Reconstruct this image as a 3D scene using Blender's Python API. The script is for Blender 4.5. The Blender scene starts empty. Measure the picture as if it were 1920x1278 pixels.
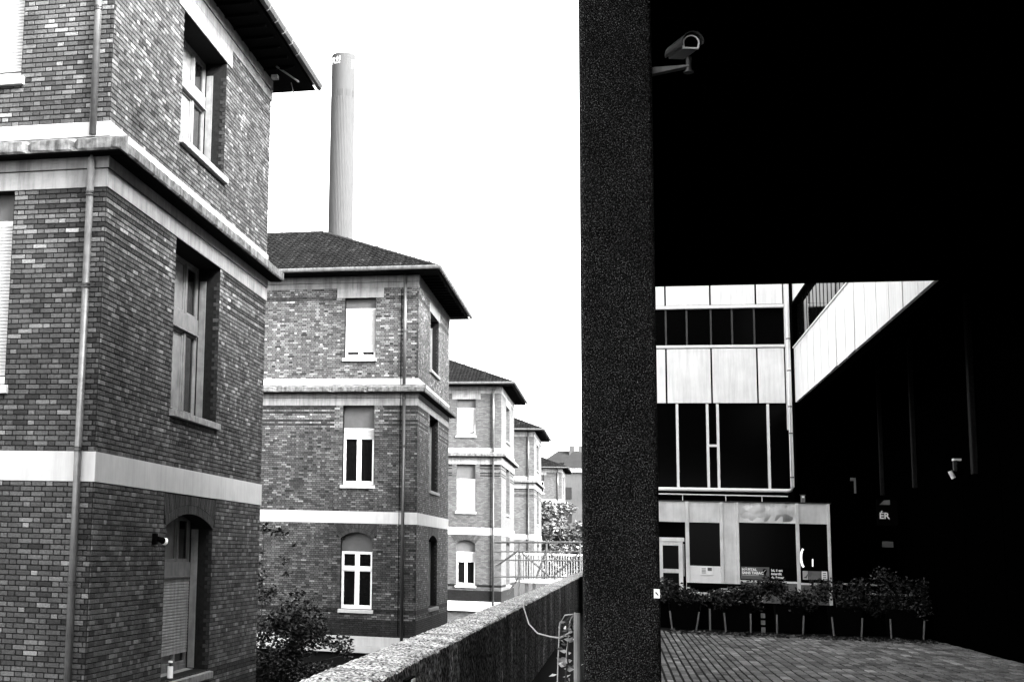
import bpy, math, random
import numpy as np
from mathutils import Matrix, Vector
rng = np.random.default_rng(7); random.seed(7)
SC = bpy.context.scene; COL = SC.collection; D = bpy.data

# ------------------------------------------------------------------ camera
cam = D.cameras.new('camera'); camo = D.objects.new('camera', cam); COL.objects.link(camo)
R = ((0.96561796, 0.25851247, 0.02744549), (0.01100296, -0.14612021, 0.98920565), (0.25973234, -0.95489276, -0.1439407))
M = Matrix(R).transposed().to_4x4(); M.translation = (0, 0, 1.6); camo.matrix_world = M
cam.sensor_width = 36; cam.lens = 2548.35 / 1920 * 36
cam.shift_x = (960 - 474.1) / 1920; cam.shift_y = (652.05 - 639) / 1920
cam.clip_start = .1; cam.clip_end = 4000; SC.camera = camo
# ------------------------------------------------------------------ sky + sun
SUNV = Vector((.70, -.42, .50)).normalized()
W = D.worlds.new('World'); SC.world = W; W.use_nodes = True; nt = W.node_tree; nt.nodes.clear()
sk = nt.nodes.new('ShaderNodeTexSky'); sk.sky_type = 'NISHITA'; sk.sun_disc = False
sk.sun_elevation = math.asin(SUNV.z); sk.sun_rotation = math.atan2(SUNV.x, SUNV.y)
sk.dust_density = 4.0; sk.air_density = 1.0
bw = nt.nodes.new('ShaderNodeRGBToBW'); bg = nt.nodes.new('ShaderNodeBackground'); wo = nt.nodes.new('ShaderNodeOutputWorld')
bg.inputs['Strength'].default_value = .15
nt.links.new(sk.outputs[0], bw.inputs[0]); nt.links.new(bw.outputs[0], bg.inputs['Color']); nt.links.new(bg.outputs[0], wo.inputs[0])
sun = D.lights.new('sun', 'SUN'); sun.energy = 1.7; sun.angle = math.radians(36)
suno = D.objects.new('sun', sun); COL.objects.link(suno)
suno.rotation_euler = SUNV.to_track_quat('Z', 'Y').to_euler(); suno.location = (20, -20, 60)
SC.view_settings.view_transform = 'Standard'; SC.view_settings.look = 'None'
SC.view_settings.exposure = 3.75; SC.view_settings.gamma = 1; SC.view_settings.use_curve_mapping = False
SC.cycles.max_bounces = 5; SC.cycles.diffuse_bounces = 3; SC.cycles.glossy_bounces = 3

# ------------------------------------------------------------------ materials
def nodes(name):
    m = D.materials.new(name); m.use_nodes = True; t = m.node_tree; b = t.nodes['Principled BSDF']
    return m, t, b
def N(t, typ, **kw):
    n = t.nodes.new(typ)
    for k, v in kw.items():
        if k in n.inputs: n.inputs[k].default_value = v
        else: setattr(n, k, v)
    return n
def ramp(t, fac, pts):
    r = t.nodes.new('ShaderNodeValToRGB'); e = r.color_ramp.elements
    while len(e) < len(pts): e.new(.5)
    for el, (p, c) in zip(e, pts): el.position = p; el.color = (c, c, c, 1)
    t.links.new(fac, r.inputs[0]); return r.outputs[0]
def mul(t, a, b):
    m = t.nodes.new('ShaderNodeMath'); m.operation = 'MULTIPLY'; t.links.new(a, m.inputs[0])
    if isinstance(b, (int, float)): m.inputs[1].default_value = b
    else: t.links.new(b, m.inputs[1])
    return m.outputs[0]
def coord(t, scale=(1, 1, 1)):
    c = t.nodes.new('ShaderNodeNewGeometry'); mp = t.nodes.new('ShaderNodeMapping')
    mp.inputs['Scale'].default_value = scale; t.links.new(c.outputs['Position'], mp.inputs[0]); return mp.outputs[0]
def noise(t, co, scale, detail=4, rough=.6):
    n = N(t, 'ShaderNodeTexNoise', Scale=scale, Detail=detail, Roughness=rough); t.links.new(co, n.inputs['Vector']); return n.outputs['Fac']
def bump(t, b, h, strength=.4, dist=.01):
    n = N(t, 'ShaderNodeBump', Strength=strength, Distance=dist); t.links.new(h, n.inputs['Height']); t.links.new(n.outputs[0], b.inputs['Normal'])
def plain(name, c, rough=.7, spec=.3, metal=0, var=.25, scale=6, streak=0, bmp=0, bscale=60, emit=0, lo=.3, hi=.7):
    """grey paint / stone with blotches, optional vertical rain streaks and fine relief"""
    m, t, b = nodes(name)
    b.inputs['Roughness'].default_value = rough; b.inputs['Specular IOR Level'].default_value = spec; b.inputs['Metallic'].default_value = metal
    col = ramp(t, noise(t, coord(t), scale), [(lo, c * (1 - var)), (hi, c * (1 + var * .4))])
    if streak:
        col = mul(t, col, ramp(t, noise(t, coord(t, (5, 5, .35)), 1.6, 5, .7), [(.36, 1 - streak), (.56, 1)]))
    t.links.new(col, b.inputs['Base Color'])
    if bmp: bump(t, b, noise(t, coord(t), bscale, 5, .7), bmp, .01)
    if emit:
        b.inputs['Emission Color'].default_value = (1, 1, 1, 1); b.inputs['Emission Strength'].default_value = emit
    return m
def toned(name, atype, gain=1, rough=.85, spec=.25, mott=.5, scale=28, stain=True, bmp=.5, trans=0):
    m, t, b = nodes(name); a = t.nodes.new('ShaderNodeAttribute'); a.attribute_name = 'tone'; a.attribute_type = atype
    b.inputs['Roughness'].default_value = rough; b.inputs['Specular IOR Level'].default_value = spec
    c = mul(t, a.outputs['Fac'], ramp(t, noise(t, coord(t, (1, 1, 1.6)), scale, 4, .7), [(.32, 1 - mott), (.68, 1 + mott * .5)]))
    if stain:
        c = mul(t, c, ramp(t, noise(t, coord(t, (1, 1, .45)), .9, 5, .65), [(.3, .5), (.52, 1), (.75, 1.25)]))
    c = mul(t, c, gain); t.links.new(c, b.inputs['Base Color'])
    if bmp: bump(t, b, noise(t, coord(t), 90, 4, .7), bmp, .006)
    return m
MB_ = {}
MB_['brick'] = toned('brick_clay', 'GEOMETRY'); MB_['brick_obj'] = toned('brick_clay_single', 'OBJECT')
MB_['paver'] = toned('paver_stone', 'GEOMETRY', mott=.4, scale=14); MB_['paver_obj'] = toned('paver_stone_single', 'OBJECT', mott=.4, scale=14)
MB_['tile'] = toned('roof_tile_clay', 'GEOMETRY', stain=False, spec=.06, mott=.5)
MB_['leaf'] = toned('dark_leaf', 'GEOMETRY', stain=False, rough=.42, spec=.3, mott=.2, bmp=0)
MB_['leaf_pale'] = toned('pale_leaf', 'GEOMETRY', stain=False, rough=.5, spec=.5, mott=.2, bmp=0)
MB_['mortar'] = plain('mortar', .008, .95, .1, var=.5, scale=14)
MB_['plaster'] = plain('pale_render', .42, .9, .2, var=.10, scale=2.5, streak=.12, bmp=.15)
MB_['plaster_grey'] = plain('weathered_render', .20, .9, .2, var=.30, scale=2.2, streak=.35, bmp=.25)
MB_['cornice'] = plain('weathered_concrete', .13, .9, .2, var=.75, scale=7, streak=.6, bmp=.9, bscale=22)
MB_['soffit'] = plain('black_soffit', .0016, .95, .05, var=.4)  # one near-black colour for the undersides of eaves and cornice
MB_['white'] = plain('white_paint', .80, .5, .4, var=.06, streak=.05)
MB_['frame_grey'] = plain('grey_paint', .15, .6, .3, var=.3, streak=.3)
MB_['sill'] = plain('stone_sill', .22, .85, .2, var=.4, scale=9, streak=.3, bmp=.4)
MB_['panel_dark'] = plain('grey_infill', .07, .7, .3, var=.2, scale=3)
MB_['shutter'] = plain('pvc_shutter', .40, .55, .3, var=.12, streak=.12)
MB_['shutter_old'] = plain('old_shutter', .30, .6, .3, var=.3, streak=.35)
MB_['glass'] = plain('dark_glass', .004, .04, .5, var=.1)
MB_['glass_pale'] = plain('pale_glass', .17, .25, .5, var=.5, scale=1.3)  # pane colour: pale, blotchy base on the centre lights
MB_['glass_matt'] = plain('tinted_glass', .001, .15, .04, var=.1)
MB_['curtain'] = plain('curtain', .45, .9, .1, var=.3, scale=5)
MB_['zinc'] = plain('zinc', .13, .38, .5, .4, var=.35, scale=5, streak=.35)
MB_['iron'] = plain('painted_iron', .025, .45, .5, .2, var=.4, scale=9)
MB_['black'] = plain('black_paint', .0012, .9, .02, var=.3)
MB_['void'] = plain('shade_black', .0003, .95, .0, var=.3)  # deep shade of passage and rooms put into a near-black base colour
MB_['panel'] = plain('enamel_panel', .85, .5, .3, var=.10, scale=1.6, streak=.16)
MB_['metal'] = plain('sheet_metal', .72, .5, .5, 0, var=.25, scale=1.7, streak=.15, bmp=.5, bscale=3.5)
MB_['chrome'] = plain('dull_metal', .55, .3, .5, .7, var=.2)
MB_['chimney'] = plain('chimney_concrete', .040, .9, .2, var=.12, scale=.2, streak=.12)
MB_['chimney_dark'] = plain('chimney_patch', .032, .9, .2, var=.1, scale=.3)
MB_['letter'] = plain('white_letter', .85, .6, .3, var=.03)
MB_['asphalt'] = plain('asphalt', .035, .95, .2, var=.5, scale=30, bmp=.5)
MB_['soil'] = plain('dark_soil', .003, .95, .1, var=.5, scale=20, bmp=.5)
MB_['bark'] = plain('bark', .03, .9, .2, var=.5, scale=20, bmp=.5)
MB_['lit'] = plain('lit_tube', .8, .4, .3, var=.01, emit=.13)
MB_['dark_brick'] = plain('dark_brick', .006, .9, .1, var=.5, scale=8)
MB_['joint'] = plain('joint_sand', .008, .95, .05, var=.5, scale=25)
MB_['ridge'] = plain('ridge_clay', .012, .9, .1, var=.4, scale=3)
MB_['farwall'] = plain('grey_stucco', .045, .9, .2, var=.2, scale=.4, streak=.15)
MB_['farroof'] = plain('far_roof', .009, .9, .2, var=.3, scale=.6)
MB_['sign_grey'] = plain('sign_grey', .10, .5, .3, var=.05)
MB_['truss'] = plain('scaffold_tube', .10, .45, .5, .2, var=.3, scale=6)
MB_['column'] = plain('column_paint', .012, .9, .1, var=.6, scale=18, streak=.4)
MB_['rope'] = plain('pale_cable', .30, .7, .2, var=.3, scale=20)
def mk_exposed():      # pillar: dark wash with pale aggregate grains
    m, t, b = nodes('exposed_aggregate'); b.inputs['Roughness'].default_value = .9; b.inputs['Specular IOR Level'].default_value = .04
    v = N(t, 'ShaderNodeTexVoronoi', Scale=130); t.links.new(coord(t), v.inputs['Vector'])
    n = noise(t, coord(t), 150, 3, .8)
    g = mul(t, ramp(t, v.outputs['Distance'], [(.12, 1.0), (.55, .12)]), ramp(t, n, [(.50, .02), (.70, 1)]))
    c = mul(t, g, ramp(t, noise(t, coord(t), 3), [(.3, .18), (.7, .34)])); t.links.new(c, b.inputs['Base Color'])
    bump(t, b, v.outputs['Distance'], .5, .006); return m
MB_['aggregate'] = mk_exposed()
def mk_rough():        # weathered parapet concrete: speckled pale top, dark streaked faces
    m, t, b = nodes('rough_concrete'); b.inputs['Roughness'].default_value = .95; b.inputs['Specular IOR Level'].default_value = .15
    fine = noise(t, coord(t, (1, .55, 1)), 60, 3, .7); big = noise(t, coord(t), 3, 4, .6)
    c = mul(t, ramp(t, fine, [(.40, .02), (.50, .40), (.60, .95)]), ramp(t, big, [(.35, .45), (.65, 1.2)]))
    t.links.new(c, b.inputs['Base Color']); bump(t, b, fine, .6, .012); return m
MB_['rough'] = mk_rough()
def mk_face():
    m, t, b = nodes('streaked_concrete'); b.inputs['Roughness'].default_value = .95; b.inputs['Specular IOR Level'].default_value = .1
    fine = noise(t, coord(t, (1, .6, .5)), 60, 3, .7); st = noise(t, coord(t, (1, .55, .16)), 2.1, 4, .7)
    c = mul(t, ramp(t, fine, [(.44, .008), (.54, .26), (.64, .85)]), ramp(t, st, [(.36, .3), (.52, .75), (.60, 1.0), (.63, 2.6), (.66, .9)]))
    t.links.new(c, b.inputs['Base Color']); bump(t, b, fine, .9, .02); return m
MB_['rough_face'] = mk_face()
def mk_farbrick():
    m, t, b = nodes('far_brickwork'); b.inputs['Roughness'].default_value = .9
    co = t.nodes.new('ShaderNodeNewGeometry'); sx = t.nodes.new('ShaderNodeSeparateXYZ'); t.links.new(co.outputs['Position'], sx.inputs[0])
    ad = t.nodes.new('ShaderNodeMath'); ad.operation = 'ADD'; t.links.new(sx.outputs[0], ad.inputs[0]); t.links.new(sx.outputs[1], ad.inputs[1])
    cb = t.nodes.new('ShaderNodeCombineXYZ'); t.links.new(ad.outputs[0], cb.inputs[0]); t.links.new(sx.outputs[2], cb.inputs[1])
    br = t.nodes.new('ShaderNodeTexBrick'); t.links.new(cb.outputs[0], br.inputs['Vector'])
    for k, v in (('Scale', 1.0), ('Brick Width', .23), ('Row Height', .077), ('Mortar Size', .008), ('Bias', 0.0)): br.inputs[k].default_value = v
    br.inputs['Color1'].default_value = (.022,) * 3 + (1,); br.inputs['Color2'].default_value = (.06,) * 3 + (1,); br.inputs['Mortar'].default_value = (.02,) * 3 + (1,)
    bwn = t.nodes.new('ShaderNodeRGBToBW'); t.links.new(br.outputs['Color'], bwn.inputs[0])
    c = mul(t, bwn.outputs[0], ramp(t, noise(t, coord(t), 1.2, 5, .7), [(.3, .75), (.7, 1.3)])); t.links.new(c, b.inputs['Base Color']); return m
MB_['farbrick'] = mk_farbrick()

# ------------------------------------------------------------------ helpers
def tag(o, label=None, cat=None, group=None, kind=None):
    if label: o['label'] = label
    if cat: o['category'] = cat
    if group: o['group'] = group
    if kind: o['kind'] = kind
    return o
def thing(name, label, cat, loc, group=None):
    o = D.objects.new(name, None); COL.objects.link(o); o.location = loc; o.empty_display_size = .2
    o['_loc'] = list(map(float, loc)); return tag(o, label, cat, group)
def wloc(o):
    l = Vector((0, 0, 0))
    while o is not None: l = l + o.location; o = o.parent
    return l
class MB:
    def __init__(s): s.v = []; s.f = []; s.t = []
    def add(s, vs, fs, tone=None):
        n = len(s.v); s.v.extend([tuple(map(float, p)) for p in vs]); s.f.extend([tuple(n + i for i in f) for f in fs])
        if tone is not None: s.t.extend([tone] * len(fs))
        return s
    def box(s, a, b, tone=None):
        x0, y0, z0 = [min(p, q) for p, q in zip(a, b)]; x1, y1, z1 = [max(p, q) for p, q in zip(a, b)]
        return s.add([(x0, y0, z0), (x1, y0, z0), (x1, y1, z0), (x0, y1, z0), (x0, y0, z1), (x1, y0, z1), (x1, y1, z1), (x0, y1, z1)],
              [(0, 3, 2, 1), (4, 5, 6, 7), (0, 1, 5, 4), (1, 2, 6, 5), (2, 3, 7, 6), (3, 0, 4, 7)], tone)
    def tube(s, pts, r, n=8, r1=None, cap=True):
        pts = [Vector(p) for p in pts]; rings = []
        for i, p in enumerate(pts):
            d = (pts[min(i + 1, len(pts) - 1)] - pts[max(i - 1, 0)]).normalized()
            a = d.orthogonal().normalized() if abs(d.z) > .9 else d.cross(Vector((0, 0, 1))).normalized()
            b = d.cross(a); rr = r if r1 is None else r + (r1 - r) * i / (len(pts) - 1)
            rings.append([p + (a * math.cos(2 * math.pi * k / n) + b * math.sin(2 * math.pi * k / n)) * rr for k in range(n)])
        vs = [q for ring in rings for q in ring]; fs = []
        for i in range(len(pts) - 1):
            for k in range(n): fs.append((i * n + k, i * n + (k + 1) % n, (i + 1) * n + (k + 1) % n, (i + 1) * n + k))
        if cap: fs.append(tuple(range(n))[::-1]); fs.append(tuple((len(pts) - 1) * n + k for k in range(n)))
        return s.add(vs, fs)
    def prism(s, poly, d, cap=True):
        """poly: 3-d outline, d: extrusion vector"""
        n = len(poly); d = Vector(d); vs = [Vector(p) for p in poly] + [Vector(p) + d for p in poly]
        fs = [(i, (i + 1) % n, n + (i + 1) % n, n + i) for i in range(n)]
        if cap: fs += [tuple(range(n))[::-1], tuple(range(n, 2 * n))]
        return s.add(vs, fs)
    def build(s, name, mat, parent=None, smooth=False, kind=None, label=None, origin=None, bevel=0):
        me = D.meshes.new(name); off = wloc(parent) if parent else Vector(origin or (0, 0, 0))
        va = np.array(s.v, dtype=np.float64).reshape(-1, 3) - np.array(off)
        me.from_pydata(va.tolist(), [], s.f); me.materials.append(MB_[mat] if isinstance(mat, str) else mat)
        if s.t:
            a = me.attributes.new('tone', 'FLOAT', 'FACE'); a.data.foreach_set('value', np.array(s.t, dtype=np.float32))
        if smooth: me.polygons.foreach_set('use_smooth', [True] * len(me.polygons))
        me.update(); o = D.objects.new(name, me); COL.objects.link(o)
        if parent: o.parent = parent
        else: o.location = off
        if kind: o['kind'] = kind
        if label: o['label'] = label
        if bevel:
            md = o.modifiers.new('bevel', 'BEVEL'); md.width = bevel; md.segments = 2; md.limit_method = 'ANGLE'
        return o
def part(name, me, parent, mat4=None):
    o = D.objects.new(name, me); COL.objects.link(o); o.parent = parent
    if mat4 is not None: o.matrix_basis = mat4
    return o
def text_mesh(txt, size, offset=0.0, align='LEFT'):
    c = D.curves.new('txt', 'FONT'); c.body = txt; c.size = size; c.offset = offset; c.align_x = align; c.resolution_u = 3
    o = D.objects.new('txt', c); COL.objects.link(o); dg = bpy.context.evaluated_depsgraph_get(); dg.update()
    me = D.meshes.new_from_object(o.evaluated_get(dg)); D.objects.remove(o); D.curves.remove(c)
    vs = [tuple(v.co) for v in me.vertices]; fs = [tuple(p.vertices) for p in me.polygons]; D.meshes.remove(me); return vs, fs
class Frame:
    """wall frame: u along the wall, z up, w outward"""
    def __init__(s, kind, X, Y): s.k, s.X, s.Y = kind, X, Y
    def __call__(s, u, z, w):
        return (s.X + w, s.Y + u, z) if s.k == 'side' else (s.X - u, s.Y - w, z)
    def box(s, mb, u0, u1, z0, z1, w0, w1, tone=None): return mb.box(s(u0, z0, w0), s(u1, z1, w1), tone)

def wall_sheet(mb, fr, W_, z0, z1, ops, th):
    """solid wall with rectangular openings: outer and inner skin plus reveals"""
    us = sorted({0, W_} | {o[0] for o in ops} | {o[1] for o in ops}); zs = sorted({z0, z1} | {o[2] for o in ops} | {o[3] for o in ops})
    for i in range(len(us) - 1):
        for j in range(len(zs) - 1):
            uc, zc = (us[i] + us[i + 1]) / 2, (zs[j] + zs[j + 1]) / 2
            if any(o[0] < uc < o[1] and o[2] < zc < o[3] for o in ops): continue
            for w in (0, -th):
                mb.add([fr(us[i], zs[j], w), fr(us[i + 1], zs[j], w), fr(us[i + 1], zs[j + 1], w), fr(us[i], zs[j + 1], w)], [(0, 1, 2, 3)])
    for (a, b, c, d) in ops:
        for (p, q) in (((a, c), (b, c)), ((b, c), (b, d)), ((b, d), (a, d)), ((a, d), (a, c))):
            mb.add([fr(p[0], p[1], 0), fr(q[0], q[1], 0), fr(q[0], q[1], -th), fr(p[0], p[1], -th)], [(0, 1, 2, 3)])

BW, BH = .2325, .077           # stretcher+joint, course
def brick_list(W_, z0, z1, ops, seed):
    """Flemish bond, cut at openings -> arrays u0,u1,z0,z1"""
    r = np.random.default_rng(seed); out = []; j = .0135; P = .345; nrow = int(round((z1 - z0) / BH)); h = (z1 - z0) / nrow
    for k in range(nrow):
        za, zb = z0 + k * h + j * .5, z0 + (k + 1) * h - j * .5; zc = (za + zb) / 2
        cuts = sorted([(o[0], o[1]) for o in ops if o[2] < zc < o[3]]); free = []; u = 0
        for a, b in cuts:
            if a > u: free.append((u, a))
            u = max(u, b)
        if u < W_: free.append((u, W_))
        x = -(k % 2) * P * .5 - .115 * 1.0; e = []
        while x < W_:
            e.append((x, x + .23)); e.append((x + .23, x + P)); x += P
        for a, b in free:
            for p, q in e:
                p2, q2 = max(p, a), min(q, b)
                if q2 - p2 > .035: out.append((p2 + j * .5, q2 - j * .5, za, zb, k))
    return out
def bricks_mesh(mb, fr, bl, tones, depth=.010, r=None):
    r = r or rng
    for (u0, u1, z0, z1, k), t in zip(bl, tones):
        w = depth + r.normal(0, .0016); c = .004
        vs = [fr(u0, z0, 0), fr(u1, z0, 0), fr(u1, z1, 0), fr(u0, z1, 0), fr(u0 + c, z0 + c, w), fr(u1 - c, z0 + c, w), fr(u1 - c, z1 - c, w), fr(u0 + c, z1 - c, w)]
        mb.add(vs, [(4, 5, 6, 7), (0, 1, 5, 4), (1, 2, 6, 5), (2, 3, 7, 6), (3, 0, 4, 7)], t)
def bricktone(n, r, base=.10, light=.10):
    t = base * np.exp(r.normal(0, .38, n)); m = r.random(n)
    t = np.where(m < light, r.uniform(.11, .20, n), t); t = np.where(m > .95, t * .4, t)
    return np.clip(t, .006, .4)

def arc(u0, u1, zs, zc, n=14):
    """segmental arch points from spring to spring"""
    h = zc - zs; c = (u1 - u0) / 2; Rr = (c * c + h * h) / (2 * h); uc = (u0 + u1) / 2; out = []
    a0 = math.asin(min(1, c / Rr))
    for i in range(n + 1):
        a = -a0 + 2 * a0 * i / n; out.append((uc + Rr * math.sin(a), zc - Rr + Rr * math.cos(a), a))
    return out, Rr, uc, zc - Rr

def window(bld, fr, u0, u1, z0, z1, rec=.2, arch=0, spec=None, label=None):
    """spec: pan=bottom of infill panel, shut=(top,bottom) roller shutter, tr=transom z, nl=lights list (fractions), mats"""
    sp = dict(fm='white', pan=None, shut=None, tr=None, nl=(0, .5, 1), leaf=None, sm='shutter', glass='glass', sill=True, curtain=False, fw=.055, rail=None, pg={}); sp.update(spec or {})
    f = MB(); fw = sp['fw']; zt = z1; w0, w1 = -rec - .07, -rec
    if sp['pan'] is not None: zt = sp['pan']
    top = zt if sp['pan'] is not None or not arch else zt
    e = .004
    fr.box(f, u0 + e, u0 + fw, z0, top, w0, w1); fr.box(f, u1 - fw, u1 - e, z0, top, w0, w1)
    fr.box(f, u0 + fw, u1 - fw, z0, z0 + fw * 1.5, w0, w1); fr.box(f, u0 + fw, u1 - fw, top - fw, top - .003, w0, w1)
    zb = z0 + fw * 1.5; spans = []
    iu0, iu1 = u0 + fw, u1 - fw
    lim = top - fw
    if sp['tr'] is not None:
        fr.box(f, iu0, iu1, sp['tr'] - .05, sp['tr'] + .05, w0, w1 + .02); spans = [(zb, sp['tr'] - .05), (sp['tr'] + .05, lim)]
    else: spans = [(zb, lim)]
    if sp['rail']:   # deep timber rail / shutter box across
        fr.box(f, iu0, iu1, sp['rail'][0], sp['rail'][1], w0, w1 + .035); fr.box(f, iu0, iu1, sp['rail'][0] - .03, sp['rail'][0], w0, w1 + .06)
        spans = [(zb, sp['rail'][0] - .03), (sp['rail'][1], lim)]
    ms = [iu0 + (iu1 - iu0) * q for q in sp['nl']]
    for (a, b) in spans:
        for q in ms[1:-1]: fr.box(f, q - fw * .9, q + fw * .9, a, b, w0 + .003, w1 + .012)
        for i in range(len(ms) - 1):   # casement stiles and rails
            a0, a1 = ms[i] + (fw * .9 if i else 0), ms[i + 1] - (fw * .9 if i < len(ms) - 2 else 0); s = fw * .75
            fr.box(f, a0, a0 + s, a, b, w0 + .006, w1 - .012); fr.box(f, a1 - s, a1, a, b, w0 + .006, w1 - .012)
            fr.box(f, a0 + s, a1 - s, a, a + s * 1.4, w0 + .006, w1 - .012); fr.box(f, a0 + s, a1 - s, b - s, b, w0 + .006, w1 - .012)
    win = f.build('window', sp['fm'], bld, bevel=.004)
    if label: win['label'] = label
    for (a, b) in spans:
        for i in range(len(ms) - 1):
            fr.box(MB_pane := MB(), ms[i] + .03, ms[i + 1] - .03, a + .02, b - .02, w0 + .02, w0 + .03)
            MB_pane.build('pane', sp['pg'].get(i, sp['glass']), win)
            if sp['curtain']:
                c = MB(); n = 14; pts = [(ms[i] + .05 + (ms[i + 1] - ms[i] - .1) * k / n, math.sin(k * 1.9 + i) * .02) for k in range(n + 1)]
                for k in range(n):
                    p, q = pts[k], pts[k + 1]; zl = a + .12 + .10 * abs(k - n / 2) / n
                    c.add([fr(p[0], zl, w0 + .045 + p[1] * .3), fr(q[0], zl, w0 + .045 + q[1] * .3), fr(q[0], b - .03, w0 + .045 + q[1] * .3), fr(p[0], b - .03, w0 + .045 + p[1] * .3)], [(0, 1, 2, 3)])
                c.build('curtain', 'curtain', win)
    if sp['pan'] is not None:
        p = MB()
        if arch:
            pts, *_ = arc(u0 + e, u1 - e, z1 - arch, z1 - .003)
            poly = [fr(u0 + e, zt, -rec - .02)] + [fr(a, b, -rec - .02) for a, b, _ in pts] + [fr(u1 - e, zt, -rec - .02)]
            d = Vector(fr(0, 0, -.04)) - Vector(fr(0, 0, 0)); p.prism(poly, d)
        else: fr.box(p, u0 + e, u1 - e, zt, z1 - .003, -rec - .06, -rec - .02)
        p.build('panel', 'panel_dark', win)
    if sp['shut']:
        s = MB(); a, b = sp['shut']; n = int((a - b) / .052); hh = (a - b) / n
        for k in range(n):
            zb_, zt_ = b + k * hh, b + (k + 1) * hh; pr = [(zb_, .012), (zb_ + hh * .3, .02), (zb_ + hh * .8, .02), (zt_ - .006, .012), (zt_ - .004, .004), (zb_, .004)]
            s.prism([fr(iu0 - .02, z, w1 + w) for z, w in pr], Vector(fr(iu1 + .02, 0, 0)) - Vector(fr(iu0 - .02, 0, 0)))
        fr.box(s, iu0 - .01, iu1 + .01, b - .05, b, w1, w1 + .022)
        s.build('shutter', sp['sm'], win)
    if sp['leaf']:   # a pair of closed solid shutters
        a, b = sp['leaf']; uc = (iu0 + iu1) / 2
        for (p, q) in ((iu0 - .02, uc - .012), (uc + .012, iu1 + .02)):
            l = MB(); fr.box(l, p, q, b, a, w1 + .005, w1 + .035); fr.box(l, p + .07, q - .07, b + .08, a - .08, w1 + .035, w1 + .043)
            l.build('shutter', 'white', win)
    if sp['sill']:
        s = MB(); d = .09
        s.prism([fr(u0 - .07, z0 - .15, d), fr(u0 - .07, z0 - .03, d), fr(u0 - .07, z0 + .012, -rec), fr(u0 - .07, z0 - .15, -rec)], Vector(fr(u1 + .07, 0, 0)) - Vector(fr(u0 - .07, 0, 0)))
        s.build('sill', 'sill' if sp['fm'] != 'white' or fr.k == 'side' else 'plaster', win, bevel=.008)
    return win

def pipe_run(parent, x, y, z0, z1, r, name='downpipe', mat='zinc', joints=(), mat2=None):
    t = MB(); t.tube([(x, y, z0), (x, y, z1)], r, 14); p = t.build(name, mat, parent, smooth=False)
    p.data.polygons.foreach_set('use_smooth', [True] * len(p.data.polygons))
    for z in joints:
        c = MB(); c.tube([(x, y, z - .035), (x, y, z - .012)], r * 1.28, 14); c.tube([(x, y, z + .005), (x, y, z + .03)], r * 1.22, 14)
        c.box((x - .012, y + r * .9, z - .012), (x + .012, y + .14, z + .012)); c.build('collar', 'iron', p)
    return p

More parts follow.
